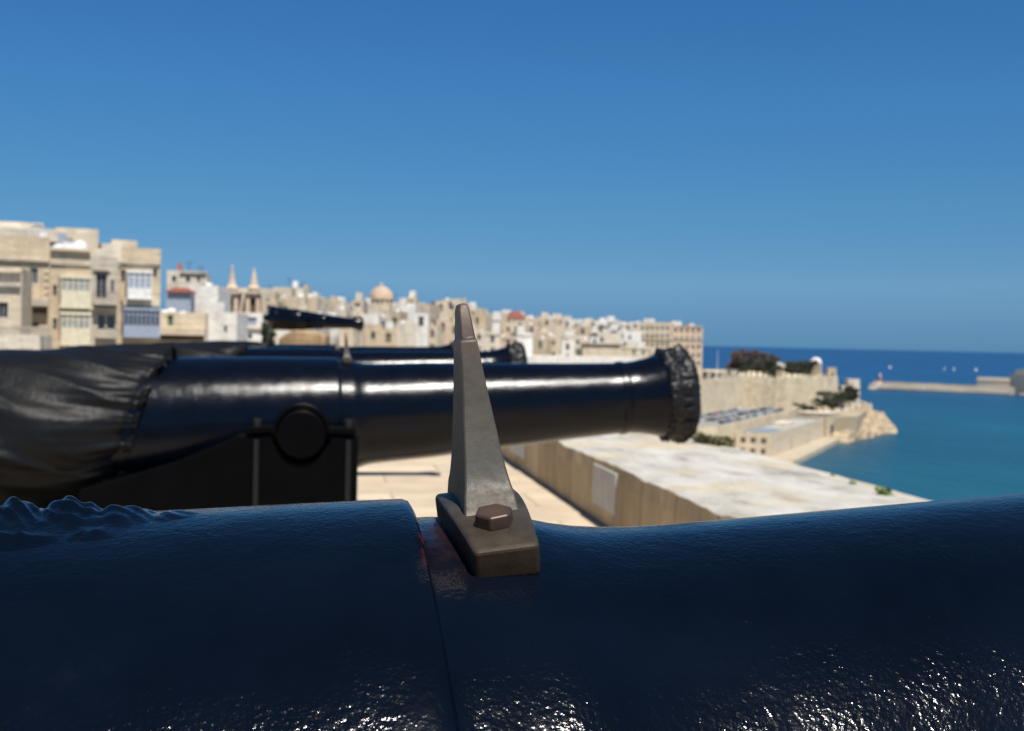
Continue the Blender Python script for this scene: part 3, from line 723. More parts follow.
# --- left cluster, hand built
B = Bld('town_house', 'tallest tan limestone building at the left edge with a curved white roof wall', -30, 50, 233, 108, 22, ZB, LIME[1], 14, 'building', 'tall houses at the left',
        holes=[(27, 39, 322, 328, 'wood'), (30, 38, 268, 284, 'white'), (-12, -4, 268, 282), (-12, -4, 300, 314)]).finish()
B.band('balcony_slab', LIME[4], 22, 48, 299, 306, .9); B.band('slab_shade_strip', DARKW, 23, 47, 308, 313, .12); B.band('cornice', LIME[4], -30, 51, 258, 260.5, .3)  # dark strip below the slab stands in for its shade
a_, b2, c2, e2 = B.rect(-30, 47, 231, 236)
mb = MB(); mb.lathe_z([(2.9, 0), (2.9, 1.1), (2.7, 1.15)], 40); mb.xf(Matrix.Translation((B.u(22, 230), 4.0, B.h - .3)) @ Matrix.Diagonal((1.5, 1, 1, 1))); mb.build('curved_roof_wall', LIME[2], B.root, smooth=True)
mb = MB(); mb.box(B.u(-30, 225), B.u(44, 225), 2.2, 2.5, B.h - .8, B.z(20, 220) - .0); mb.build('roof_wall', LIME[2], B.root)
B.dish(B.u(38, 226), 1.6, .8); B.tank(B.u(44, 225), 3, .6, 1.2)
for zz_ in range(5):
    B.band('quoin', LIME[0], 44, 49, 270 + zz_ * 7, 273 + zz_ * 7, .1)
B = Bld('town_house', 'low tan house at the far left edge with cornices and barred window', -40, 22, 266, 100, 14, ZB, LIME[0], 6, 'building', 'tall houses at the left',
        holes=[(-2, 8, 302, 318, 'glass'), (-22, -12, 302, 318, 'glass')]).finish()
B.band('cornice', LIME[4], -40, 23, 266, 272, .45); B.band('cornice', LIME[4], -40, 22.5, 283, 286, .35)
B = Bld('garden_wall', 'pale terrace wall with stone balustrade below the leftmost houses', -40, 40, 334, 93, 8, ZB, LIME[2], 4, 'wall', parapet=.3).finish()
for i in range(26):
    B.part('baluster', LIME[4], .3 + i * .24 * 1.0, .3 + i * .24 + .12, B.h, B.h + .55, .05, .22)
B.part('rail', LIME[4], .1, 6.6, B.h + .55, B.h + .68, .02, .27)
B = Bld('town_house', 'tan house with two stacked cream enclosed balconies', 50, 91, 247, 110, 24, ZB, LIME[1], 14, 'building', 'tall houses at the left',
        holes=[(53, 57, 285, 296), (53, 57, 318, 330)]).finish()
B.galleria(60, 90, 276, 307, CREAMP, 1.1, 5, .52, glass=PGL); B.galleria(60, 90, 312, 344, CREAMP, 1.1, 5, .5, glass=PGL)
B.band('cornice', LIME[4], 50, 92, 247, 250, .4); B.band('string_course', LIME[4], 50, 91, 262, 265, .2)
o = B.rooftop(B.u(57, 240), B.u(101, 240), 2.5, 8, B.z(75, 226) - B.h + .8, LIME[0]); B.part('roof_opening', BLUEP, B.u(60, 235), B.u(68, 235), B.h + .3, B.h + 1.5, 2.42, 2.497)
B.tank(B.u(80, 245), 1.3, .75, 1.5); B.tank(B.u(60, 245), 1.2, .6, 1.1); B.dish(B.u(70, 242), 1.2, .6)
B = Bld('town_house', 'narrow grey stone house with a tall blue balcony door and rounded gable', 91, 118, 256, 113, 24, ZB, LIME[4], 14, 'building', 'tall houses at the left',
        holes=[(96, 107, 272, 299, 'glass'), (111, 114, 280, 292, 'glass'), (98, 105, 314, 330, 'white'), (107, 115, 314, 330, 'white')]).finish()
B.balcony(93, 118, 292, 305, 1.0); B.balcony(95, 117, 328, 338, .9); B.band('hood_moulding', LIME[2], 93, 110, 268.5, 270.5, .25); B.band('cornice', LIME[2], 91, 119, 308, 310, .4)
mb = MB(); ua, ub = B.u(92, 254), B.u(109, 254); mb.prism_y([(ua, B.h)] + [(ub, B.h)] + [((ua + ub) / 2 + (ub - ua) / 2 * math.cos(R(a)), B.h + .75 * math.sin(R(a))) for a in range(15, 180, 15)], 0.001, .3); mb.build('rounded_gable', LIME[2], B.root)
B.rooftop(B.u(103, 250), B.u(124, 250), 2, 8, 2.2, LIME[2])
B = Bld('town_house', 'tan corner house with white upper balcony and blue grey lower balcony', 118, 161, 247, 116, 20, ZB, LIME[1], 13, 'building', 'tall houses at the left',
        holes=[(121, 125, 270, 282, 'glass'), (121, 124, 300, 312, 'glass'), (153, 157, 268, 278, 'white')]).finish()
B.galleria(127, 151, 271, 298, WHITEROOF, 1.2, 4, .35, glass=BLUEP); B.galleria(123, 160, 308, 336, BLUEP, 1.2, 8, .38, glass=GLASS)
B.band('string_course', LIME[0], 123, 160, 299, 306, .5); B.band('cornice', LIME[4], 118, 161.5, 262, 264, .25)
B.rooftop(B.u(112, 243), B.u(138, 243), 1.5, 7, 1.6, LIME[0])
# white and cream group
B = Bld('town_house', 'pale rooftop block with red chimney pot behind the white house', 167, 207, 270, 150, 12, ZB, LIME[2], 10, 'building', 'houses near the church', holes=[(172, 176, 276, 282), (186, 190, 276, 282), (197, 200, 276, 282)]).finish()
B.part('red_chimney', REDM, B.u(177, 268), B.u(181, 268), B.h, B.h + 1.0, 1, 1.5); B.antenna(2.5, 3, 2.2); B.antenna(4, 3, 1.6); B.band('cornice', LIME[4], 180, 207.5, 269, 271, .3)
B = Bld('town_house', 'small cream house with green shutter and long stone balcony', 160, 206, 312, 128, 8, ZB, LIME[0], 8, 'building', 'houses near the church', holes=[(167.5, 173, 315, 326, 'green')]).finish()
B.band('balcony_front', LIME[0], 160, 205, 328, 335, .9); B.band('painted_balcony_shade', DARKW, 161, 204, 336, 340, .15)  # dark strip painted in as the shade under the balcony front
mb = MB(); u0, u1 = B.u(164, 305), B.u(188, 305); h0 = B.h
mb.box(u0, u1, 2.2, 6, h0 - .5, B.z(176, 291)); mb.build('rooftop_room', BLUEP, B.root)
mb = MB(); zr = B.z(176, 291); mb.prism_y([(u0 - .3, zr), (u1 + .3, zr), (u1 - .4, zr + .45), (u0 + .9, zr + .45)], 1.8, 6.2); mb.build('red_canopy', REDM, B.root)
B.tank(B.u(170, 310), 1.2, .5, 1.2); B.tank(B.u(163, 310), 1.2, .5, 1.0); B.tank(B.u(181, 310), 1.4, .5, .9)
B = Bld('town_house', 'tall blank white painted house standing in front of the church towers', 189, 218, 285, 137, 4, ZB, WHITE, 9, 'building', 'houses near the church', holes=[(213, 215, 308, 315)]).finish(); B.antenna(1, 3, 2.5); B.dish(2, 2, .4)
B = Bld('town_house', 'lower white house stepping down right of the blank white one', 207, 237, 312, 131, 4, ZB, WHITE, 8, 'building', 'houses near the church', holes=[(224, 227, 326, 332)]).finish(); B.rooftop(.1, 1.6, 1.5, 5, 1.9, WHITE)
B = Bld('town_house', 'white house with pale blue panel beside the small cannon', 226, 263, 312, 148, 6, ZB, WHITE, 9, 'building', 'houses near the church', holes=[(238, 242, 334, 339), (248, 252, 334, 339), (235, 257, 317, 326, 'blue')]).finish()
B.band('cornice', LIME[0], 226, 263.3, 327, 329, .3)
# church with two spires
CH = empty('church', (at_y(242, 300, 235).x, 235, ZB), R(6), 'limestone church with two slender spired bell towers', 'church')
def zrel(px, py, Y): return ztop(px, py, Y) - ZB
mb = MB(); xa = at_y(222, 300, 235).x - CH.location.x; xb_ = at_y(292, 300, 235).x - CH.location.x
mb.box(xa, xb_, 1, 24, 0, zrel(240, 287.5, 235)); mb.build('nave', LIME[2], CH)
for px, pyt in ((232, 265), (253.5, 268)):
    cx = at_y(px, 300, 235).x - CH.location.x; z0 = zrel(px, 318, 235); z1 = zrel(px, 294, 235); z2 = zrel(px, 285, 235); z3 = zrel(px, pyt, 235); hw = 1.35
    mb = MB(); mb.box(cx - hw, cx + hw, -hw, hw, 0, z0)
    for sx in (-1, 1):
        for sy in (-1, 1):
            mb.box(cx + sx * hw - (.8 if sx > 0 else 0), cx + sx * hw + (.8 if sx < 0 else 0), sy * hw - (.55 if sy > 0 else 0), sy * hw + (.55 if sy < 0 else 0), z0, z1 - .6)
    mb.box(cx - hw + .01, cx + hw - .01, -hw + .01, hw - .01, z1 - .75, z1)
    tw = mb.build('bell_tower', BLOCK, CH)
    mb = MB(); mb.box(cx - hw - .35, cx + hw + .5, -hw - .5, hw + .5, z1, z1 + .4); mb.build('cornice', LIME[4], tw)
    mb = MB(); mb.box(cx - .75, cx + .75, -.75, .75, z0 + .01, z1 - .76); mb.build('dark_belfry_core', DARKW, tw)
    mb = MB(); mb.lathe_z([(1.15, z1 + .36), (1.1, z2 - .9), (1.3, z2 - .85), (1.25, z2 - .5), (.75, z2), (.55, z2 + 1.0), (.35, z2 + 2.2), (.14, z3 - .5), (.25, z3 - .35), (.05, z3)], 12, (cx, 0)); mb.build('spire', LIME[3], tw)
# domed church
DM = empty('domed_church', (at_y(380, 300, 330).x, 330, ZB), 0, 'limestone church with rose coloured dome on a drum', 'church')
rD = 12.2 / F * 330; zd0 = zrel(380, 304, 330); zd1 = zrel(380, 298, 330); zd2 = zrel(380, 283.5, 330)
mb = MB(); mb.box(-6.5, 7, -3, 12, 0, zd0); mb.build('church_body', LIME[0], DM)
dr = MB(); dr.lathe_z([(rD * 1.04, zd0 - .3), (rD * 1.04, zd1 - .3), (rD * 1.12, zd1 - .28), (rD * 1.12, zd1)], 24, (0, 3)); dr = dr.build('drum', LIME[1], DM)
mb = MB(); mb.lathe_z([(rD * math.cos(R(a)), zd1 + .01 + (zd2 - zd1 - .6) * math.sin(R(a))) for a in range(0, 86, 7)] + [(.5, zd2 - .6), (.5, zd2 - .1), (.1, zd2 + .5)], 24, (0, 3)); mb.build('dome', stone('dome_stone', (.56, .43, .33), (1, .5), .2, .4), DM, smooth=True)
for k in range(8):
    a = R(-90 + (k - 3.5) * 22); mb = MB(); mb.box(-.3, .3, -.1, .12, zd0 + .2, zd1 - .4); mb.xf(Matrix.Translation((0, 3, 0)) @ Matrix.Rotation(a + math.pi / 2, 4, 'Z') @ Matrix.Translation((0, -rD * 1.04 - .0, 0))); mb.build('drum_window', GLASS, dr)

# --- dense town, three rows
SKY = [(262, 290), (274, 287), (290, 291), (298, 291), (308, 292), (316, 298), (328, 299), (336, 302), (346, 304), (352, 300), (362, 304), (371, 306), (392, 302), (400, 298), (407, 297), (415, 305), (425, 306), (436, 301), (445, 299),
       (455, 303), (466, 306), (476, 312), (488, 314), (500, 313), (511, 316), (526, 319), (534, 320), (541, 317), (552, 318), (563, 319), (580, 320), (596, 322), (606, 320), (618, 323), (630, 322), (640, 322)]
cols = ['cream', 'tan', 'pale', 'pinkish', 'greyish']
ordn = ['first', 'second', 'third', 'fourth', 'fifth', 'sixth', 'seventh', 'eighth', 'ninth', 'tenth', 'eleventh', 'twelfth', 'thirteenth', 'fourteenth', 'fifteenth', 'sixteenth', 'seventeenth', 'eighteenth', 'nineteenth', 'twentieth']
def skyy(x):
    for (xa, ya), (xb, yb) in zip(SKY, SKY[1:]):
        if xa <= x < xb: return ya
    return 322
def dist_for(px): return 190 + (px - 260) * .72
rnd = random.Random(5)
def ordw(i):
    return ordn[i] if i < 20 else 'twenty ' + ordn[i - 20]
def generic(pxl, pxr, pyt, Y, yaw, row, idx, zb=ZB, group='dense town houses on the ridge'):
    wmat = rnd.random()
    if wmat < .17: mt, cn = WHITE, 'white'
    else:
        k = rnd.choice([0, 0, 1, 2, 2, 3, 4]); mt, cn = LIME[k], cols[k]
    lab = '%s flat roofed house, %s from left, %s row of the ridge town' % (cn, ordw(idx), row)
    B = Bld('town_house', lab, pxl, pxr, pyt, Y, yaw, zb, mt, rnd.uniform(8, 13), 'building', group, parapet=rnd.uniform(.6, 1.1), roofm=rnd.choice([ROOFM, WHITEROOF]))
    # windows only for the storeys that rise above the guns
    z = B.h - 2.9; holes = []; nfl = 0
    while z > 1 and nfl < 5:
        n = max(1, int(B.w / 2.7)); gap = B.w / n
        for i in range(n):
            if rnd.random() < .72:
                ww = rnd.uniform(.8, 1.2); u = gap * (i + .5); hh = rnd.choice([1.5, 1.9, 2.2])
                if u - ww / 2 > .2 and u + ww / 2 < B.w - .2: holes.append((u - ww / 2, u + ww / 2, z, z + hh))
        z -= 3.5; nfl += 1
    B.front = holes; B.kinds = [rnd.choice(['glass', 'glass', 'glass', 'wood', 'green', 'white']) for _ in holes]
    rh = []; z = B.h - 3.0
    for f_ in range(2):
        for u in (2.2, 5.2):
            if rnd.random() < .7: rh.append((u, u + 1, z, z + 1.7))
        z -= 3.5
    B.rh = rh
    B.finish()
    if rnd.random() < .6:
        a = rnd.uniform(.4, B.w * .5); B.rooftop(a, min(B.w - .4, a + rnd.uniform(2, 3.5)), 1.5, 5, rnd.uniform(1.4, 2.6), rnd.choice([mt, WHITE, LIME[2]]))
    for _ in range(rnd.randint(0, 2)): B.tank(rnd.uniform(.8, max(.9, B.w - .8)), 1.1, .5, 1.1, rnd.choice([WHITEROOF, LIME[4]]))
    if rnd.random() < .5: B.antenna(rnd.uniform(.5, B.w - .5), 2, rnd.uniform(2, 3.5))
    if rnd.random() < .3 and B.w > 4: B.part('string_course', LIME[4], -.1, B.w + .1, B.h - .9, B.h - .65, -.2, -.002)
    return B
idx = 0
for (xa, ya), (xb, yb) in zip(SKY, SKY[1:]):
    if 364 < xa < 390: continue
    generic(xa - .5, xb + 1.5, ya, dist_for(xa) + rnd.uniform(8, 22), rnd.uniform(-8, 14), 'skyline', idx); idx += 1
for row, dy0, dd in (('middle', 8, -12), ('front', 19, -34)):
    x = 262; idx = 0
    while x < 634:
        wpx = rnd.uniform(11, 20) * (1 - (x - 262) / 372 * .25); y = skyy(x) + dy0 + rnd.uniform(-3, 5)
        y = min(y, 352)
        generic(x, x + wpx, y, dist_for(x) + dd + rnd.uniform(-4, 4), rnd.uniform(-12, 22), row, idx); x += wpx * rnd.uniform(.85, 1.05); idx += 1
# specials: red roof, church tower stub, long wall
Y = 360
B = Bld('town_house', 'small house with a bright red pitched roof on the skyline', 510, 525, 318, Y, 5, ZB, LIME[0], 8, 'building', holes=[(513, 515, 322, 326), (519, 521, 322, 326)]).finish()
mb = MB(); zz_ = B.h; mb.prism_y([(-.4, zz_), (B.w + .4, zz_), (B.w * .62, zz_ + 2.0), (.6, zz_ + 2.0)], -.3, 7.5); mb.build('red_roof', REDM, B.root)
B = Bld('stone_tower', 'slim square stone tower rising between the eastern roofs', 557, 563, 317.5, 395, 0, ZB, LIME[3], 3.5, 'tower', holes=[(559, 561, 320, 325)]).finish()
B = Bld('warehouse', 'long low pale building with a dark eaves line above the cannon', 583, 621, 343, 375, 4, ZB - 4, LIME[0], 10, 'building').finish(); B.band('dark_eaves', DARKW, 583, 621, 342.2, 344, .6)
B = Bld('warehouse', 'low white roofed range just above the long cannon barrel', 526, 640, 355.5, 330, 6, ZB - 4, WHITE, 14, 'building', roofm=WHITEROOF, parapet=.2).finish()
for i, (x0, x1, y, Y, yw) in enumerate(((598, 622, 333, 400, 10), (618, 642, 331, 415, 12), (560, 584, 335, 380, -5), (540, 562, 338, 370, 8), (620, 648, 346, 395, 14), (646, 668, 352, 410, 6))):
    lab = ['plain house right of the slim tower, under the skyline row', 'house close left of the big apartment block', 'house below the slim square tower', 'low house left of the slim square tower base', 'low house under the left wing of the apartment block', 'lowest house in front of the apartment block foot'][i]
    b0 = generic(x0, x1, y, Y, yw, 'lower', i, ZB - 4); b0.root['label'] = lab
# apartment block
hl = []
for r_ in range(5):
    for c in range(5): hl.append((674.5 + c * 5.7, 677.3 + c * 5.7, 328.5 + r_ * 8.2, 332.5 + r_ * 8.2, 'glass'))
B = Bld('apartment_block', 'large rose stone apartment block with rows of windows at the end of the ridge', 671, 703, 325.5, 470, 8, ZB - 6, BLOCK, 16, 'building', holes=hl).finish()
B.band('cornice', LIME[4], 671, 703.5, 338.6, 339.8, .35); B.band('cornice', LIME[4], 671, 703.5, 325.5, 326.5, .3); B.rooftop(1, 5, 3, 8, 2.6, WHITE); B.rooftop(8, 10, 2, 8, 1.8, LIME[2])
hl = []
for r_ in range(4):
    for c in range(6): hl.append((641 + c * 5, 643.5 + c * 5, 326 + r_ * 8.2, 330 + r_ * 8.2, 'glass'))
B = Bld('apartment_block', 'greyer left wing of the apartment block with small windows', 638, 672.5, 322, 462, -10, ZB - 6, LIME[0], 14, 'building', holes=hl).finish()
B.band('cornice', LIME[1], 640, 672, 338.4, 339.6, .35); B.rooftop(2, 6, 3, 8, 2.2, WHITE)

# ------------------------------------------------------------------ bastion and waterfront
ZP = 14.0; ZT = 30.5
bast = [(52, 505), (86, 562), (124, 640), (144, 631), (188, 695), (188, 800), (40, 800), (40, 505)]
FORT = tag(empty('bastion', (120, 640, 0)), 'high pale limestone bastion wall with trees along its top', 'fortification')
def rel(pts, o_): return [(p[0] - o_[0], p[1] - o_[1]) for p in pts]
mb = MB(); rb = rel(bast, (120, 640)); n = len(rb)
# battered walls subdivided, slightly wavy crest
dn = []
for i in range(n):
    a = Vector(rb[i]); c = Vector(rb[(i + 1) % n]); k = max(1, int((c - a).length / 4)); dn += [a.lerp(c, j / k) for j in range(k)]
cx = sum(p.x for p in dn) / len(dn); cy = sum(p.y for p in dn) / len(dn)
rings = []
for z, off in ((8, 1.022), (ZT - 3.0, 1.0), (ZT - 2.9, 1.0015), (ZT - 2.6, 1.0015), (ZT - 2.5, 1.0), (ZT, .998), (ZT, .985), (ZT - 1.4, .985)):
    rings.append([(cx + (p.x - cx) * off, cy + (p.y - cy) * off, z + (.0 * noise.noise(Vector((p.x * .08, p.y * .08, 0))) if z > ZT - .5 else 0)) for p in dn])
mb.ring(rings); mb.build('rampart', BAST, FORT)
# outer lower tower at right
tp = at_y(852, 390, 735)
mb = MB(); mb.lathe_z([(5.2, 8), (4.7, ztop(852, 379, 735)), (4.2, ztop(852, 379, 735)), (4.2, ztop(852, 379, 735) - 1)], 8, (tp.x - 120, 735 - 640)); mb.build('end_tower', LIME[2], FORT)
mb = MB(); q0 = at_y(838, 395, 720).x - 120; mb.box(q0 - 2, q0 + 9, 70, 90, 6, ztop(845, 386, 725)); mb.build('outwork', LIME[4], FORT)
# monument: small domed round temple
mp = at_y(821, 374, 682)
root = empty('domed_temple', (mp.x, 694, ZT - 1.4), 0, 'small round white domed temple at the end of the bastion', 'monument')
hT = ztop(821, 357.5, 694) - ZT + 1.4; rT = 7.2 / F * 694 * .82
mb = MB(); mb.lathe_z([(rT * 1.15, 0), (rT * 1.15, .9), (rT * 1.05, .9), (rT * 1.05, 1.3)], 24); mb.build('base', LIME[2], root)
for k in range(10):
    a = 2 * math.pi * k / 10; mb = MB(); mb.cyl((rT * .88 * math.cos(a), rT * .88 * math.sin(a), 1.3), (rT * .88 * math.cos(a), rT * .88 * math.sin(a), hT * .66), .42, .36, 10); mb.build('column', LIME[0], root, smooth=True)
mb = MB(); mb.lathe_z([(rT * .5, 1.31), (rT * .5, hT * .66)], 16); mb.build('inner_wall', LIME[1], root)
mb = MB(); mb.lathe_z([(rT, hT * .66), (rT * 1.05, hT * .68), (rT * 1.05, hT * .76)] + [(rT * .95 * math.cos(R(a)), hT * .76 + hT * .24 * math.sin(R(a))) for a in range(0, 91, 10)], 24); mb.build('dome', WHITE, root, smooth=True)
root = empty('garden_temple', (at_y(779, 365, 668).x, 668, ZT - 1.4), R(20), 'small pale temple half hidden among the bastion trees', 'monument')
mb = MB(); mb.box(-2.4, 2.4, -2, 5, 0, .8); mb.build('base', LIME[2], root)
for k in range(4):
    mb = MB(); mb.cyl((-1.9 + k * 1.27, -1.6, .8), (-1.9 + k * 1.27, -1.6, 6.4), .32, .28, 10); mb.build('column', LIME[0], root)
mb = MB(); mb.box(-2, 2, -.6, 4.6, .8, 6.4); mb.build('inner_wall', LIME[1], root)
mb = MB(); mb.prism_y([(-2.6, 6.4), (2.6, 6.4), (2.6, 7.3), (0, 8.8), (-2.6, 7.3)], -2.1, 5.1); mb.build('pediment', LIME[2], root)
root = empty('garden_pavilion', (at_y(827, 372, 700).x + 1, 700, ZT - 1.4), 0, 'small stone kiosk right beside the round domed temple', 'building')
mb = MB(); mb.box(0, 4.5, 0, 5, 0, 5.4); mb.build('wall', LIME[1], root); mb = MB(); mb.box(-.3, 4.8, -.3, 5.3, 5.4, 5.9); mb.build('roof', LIME[2], root); mb = MB(); mb.box(1.5, 3, -.06, -.003, .2, 3.2); mb.build('door', GLASS, root)
# waterfront range with windows
P0 = Vector((104.8, 484)); P1 = Vector((155, 597)); Ud = (P1 - P0).normalized(); ang = math.atan2(Ud.y, Ud.x)
root = empty('waterfront_building', (P0.x, P0.y, 2.0), ang, 'long stone waterfront building with square windows on the quay', 'building')
LW = (P1 - P0).length; DW = 14.6; HW = 9.4
mb = MB(); fh = []
endh = [(2.0 + i * 4.2, 4.2 + i * 4.2, 5.3, 7.6) for i in range(3)] + [(2.0 + i * 4.2, 4.0 + i * 4.2, 1.0, 3.2) for i in range(3)]
longh = []
for i in range(17): longh.append((4 + i * 6.8, 5.4 + i * 6.8, 5.2, 6.8))
side_grid(mb, (0, 0, 0), (1, 0, 0), (0, -1, 0), LW, HW, longh, .3); side_grid(mb, (0, DW, 0), (0, -1, 0), (-1, 0, 0), DW, HW, endh, .3)
side_grid(mb, (LW, 0, 0), (0, 1, 0), (1, 0, 0), DW, HW + 0, []); side_grid(mb, (LW, DW, 0), (-1, 0, 0), (0, 1, 0), LW, HW, [])
mb.build('wall', LIME[0], root)
mb = MB(); mb.box(.4, LW - .4, .4, DW - .4, HW - 1.1, HW - .5); mb.build('roof', ROOFM, root)
mb = MB(); 
for bx in ((0, LW, 0, .4), (0, LW, DW - .4, DW), (0, .4, .4, DW - .4), (LW - .4, LW, .4, DW - .4)): mb.box(bx[0], bx[1], bx[2], bx[3], HW, HW + .35)
mb.build('parapet', LIME[2], root)
for a, b_, c, e in endh:
    o = bpy.data.objects.new('window', window_mesh('glass')); COL.objects.link(o); o.parent = root; o.location = (.28, DW - a, c); o.rotation_euler = (0, 0, -math.pi / 2); o.scale = (b_ - a, 1, e - c)
for a, b_, c, e in longh:
    o = bpy.data.objects.new('window', window_mesh('wood')); COL.objects.link(o); o.parent = root; o.location = (a, .28, c); o.scale = (b_ - a, 1, e - c)
for u in (40, 78):
    mb = MB(); mb.box(u, u + 1.2, -.5, -.003, 0, HW + .6); mb.build('buttress', LIME[4], root)
mb = MB()
for i in range(8): mb.box(8 + i * 3.1, 10.6 + i * 3.1, 2, 11, HW - .5, HW + .15)
mb.build('blue_skylight', plain('blue_roof_sheet', (.24, .31, .35), .4), root)
mb = MB(); mb.box(52, 70, 4, 10, HW - .5, HW + 1.4); mb.build('rooftop_room', LIME[2], root)
root = empty('quay_tower', (P1.x + 2, P1.y + 2, 2), ang, 'squat stone tower block closing the waterfront building', 'building')
mb = MB(); mb.prism([(0, 0), (16, -4), (20, 12), (2, 15)], 0, 11.5); mb.build('wall', LIME[1], root); mb = MB(); mb.prism([(-.3, -.3), (16.3, -4.3), (20.3, 12.3), (1.8, 15.3)], 11.5, 12.1); mb.build('parapet', LIME[2], root)
mb = MB(); mb.box(5, 9, -2.2, -1.2, 0.2, 6); mb.build('doorway', GLASS, root)
# retaining wall between road and waterfront building
root = empty('road_wall', (80, 470, 2), 0, 'long pale retaining wall under the lower road', 'wall')
mb = MB(); a = Vector((0, 0)); c = Vector((12, 26)); e = Vector((69, 157))
for p, q_ in ((Vector((-42, -32)), a), (a, c), (c, e)):
    dv = (q_ - p).normalized(); nv = Vector((dv.y, -dv.x)); 
    mb.prism([tuple(p + nv * .9), tuple(q_ + nv * .9), tuple(q_ + nv * .1), tuple(p + nv * .1)], 0, 13.1)
mb.build('wall', BAST, root)

# cars
CW = [plain('car_paint_' + n_, c_, .3, var=.05) for n_, c_ in (('white', (.5, .5, .5)), ('silver', (.28, .29, .30)), ('dark', (.05, .055, .07)), ('blue', (.07, .13, .25)), ('red', (.4, .03, .03)))]
TYRE = plain('tyre', (.02, .02, .02), .8)
def car(mat):
    root = empty('parked_car', (0, 0, 0))
    body = [(-2.1, .3), (2.1, .3), (2.15, .62), (2.0, .82), (1.1, .92), (.55, 1.38), (-.9, 1.42), (-1.7, .98), (-2.1, .9)]
    mb = MB(); mb.prism_y(body, -.85, .85); mb.build('body', mat, root, bevel=.05)
    mb = MB(); mb.prism_y([(1.0, .95), (.52, 1.31), (-.85, 1.34), (-1.5, 1.0)], -.856, .856); mb.build('side_windows', GLASS, root)
    for x in (-1.3, 1.3):
        for y in (-.8, .8):
            mb = MB(); mb.cyl((x, y - .1, .32), (x, y + .1, .32), .32, n=14); mb.build('wheel', TYRE, root)
    return root
cars = [car(m_) for m_ in CW]; used = [False] * 5
rc = random.Random(3)
def put_car(x, y, z, a, k, group, lab):
    o = cars[k] if not used[k] else copy_tree(cars[k]); used[k] = True
    o.location = (x, y, z); o.rotation_euler = (0, 0, a); base = lab % ''; cnt[base] = cnt.get(base, 0) + 1; tag(o, lab % (ordw(cnt[base] - 1) + ' '), 'car', group)
cnt = {}
cn = ['white', 'silver', 'dark', 'blue', 'red']
for row, (off, s0, s1) in enumerate(((5, 0, 140), (14, 6, 140), (24, 2, 130), (33, 10, 120))):
    s = s0
    while s < s1:
        if rc.random() < .62:
            k = rc.choice([0, 1, 1, 1, 2, 2, 2, 1, 2, 3]); p = Vector((92, 497)) + Ud * s + Vector((-Ud.y, Ud.x)) * off
            if row == 2 and 62 < s < 65: k = 4
            if p.x < 150: put_car(p.x, p.y, ZP, ang + (math.pi / 2 if row % 2 else 0) + rc.uniform(-.05, .05), k, 'cars parked on the lower road', '%%s%s car from the near end, %s row on the lower road' % (cn[k], ['outermost', 'second', 'third', 'innermost'][row]))
        s += 5.6 if row % 2 == 0 else 3.1
pr = Vector((86, 562)); pd = (Vector((124, 640)) - pr).normalized()
for i in range(10):
    p = pr + pd * (i * 6.2 - 8) + Vector((-pd.y, pd.x)) * 6; k = rc.choice([0, 1, 2, 3])
    put_car(p.x, p.y, ZT - 1.4, math.atan2(pd.y, pd.x), k, 'cars parked on the bastion', '%%s%s car from the left, parked on top of the bastion' % cn[k])
# small kiosks on the bastion
for i, (px, hh) in enumerate(((708, 4.0), (722, 3.4), (731, 4.4))):
    p = at_y(px, 380, 600 + i * 18); root = empty('stone_hut', (p.x, 600 + i * 18, ZT - 1.4), R(25), ['small stone hut nearest the apartment block on the bastion', 'middle pale hut among the cars on the bastion', 'stone hut closest to the bastion trees'][i], 'hut', 'huts on the bastion')
    mb = MB(); mb.box(0, 4, 0, 4, 0, hh); mb.build('wall', LIME[4], root); mb = MB(); mb.box(-.25, 4.25, -.25, 4.25, hh, hh + .3); mb.build('roof', ROOFM, root); mb = MB(); mb.box(1.3, 2.4, -.06, -.003, .1, 2.2); mb.build('door', GLASS, root)
p = at_y(717, 378, 590); root = empty('flagpole', (p.x, 590, ZT - 1.4), 0, 'thin pale flagpole standing right of the apartment block', 'pole')
mb = MB(); mb.cyl((0, 0, 0), (0, 0, ztop(717, 350, 590) - ZT + 1.4), .16, .08, 8); mb.build('mast', WHITEROOF, root); mb = MB(); mb.lathe_z([(.5, 0), (.5, .5), (.3, .6)], 8); mb.build('base', LIME[2], root)
# trees on the bastion
tl = [(738, 350.5, 18, LB), (746, 352, 20, LB), (757, 353, 22, LB), (751, 361, 17, LG), (763, 358, 22, LG), (769, 355, 14, LB), (786, 360, 16, LB), (792, 362, 16, LG), (803, 359, 17, LB), (807, 361, 16, LG), (742, 364, 14, LG), (798, 366, 14, LG), (773, 363, 12, LG)]
for i, (px, pyt, wp, mt) in enumerate(tl):
    Y = 655 + (px - 738) * .45 + (-7 if mt is LG else 4)
    tree(px, 377, pyt - (3 if mt is LG else 1), Y, ZT - 1.4, wp * 1.5, mt, '%s tree on the bastion, %s from the left of its clump' % ('brownish leafed' if mt is LB else 'dark green', ordw(sorted([q_[0] for q_ in tl]).index(px))), 'trees on the bastion')
for i, (px, pyt, wp, Y) in enumerate(((704, 370, 9, 585), (713, 371, 7, 600), (727, 370, 8, 630), (733, 368, 9, 640))):
    tree(px, 379, pyt, Y, ZT - 1.4, wp, LG, 'low green bush between the cars on the bastion, %s from the left' % ordn[i], 'bushes on the bastion', 'bush', 500)
ts = [(823, 392, 17, 640, 12), (832, 396, 15, 640, 12), (840, 388, 9, 680, 12), (848, 384, 13, 705, 13), (804, 403, 12, 625, 12), (811, 404, 12, 622, 12), (846, 421, 9, 640, 3)]
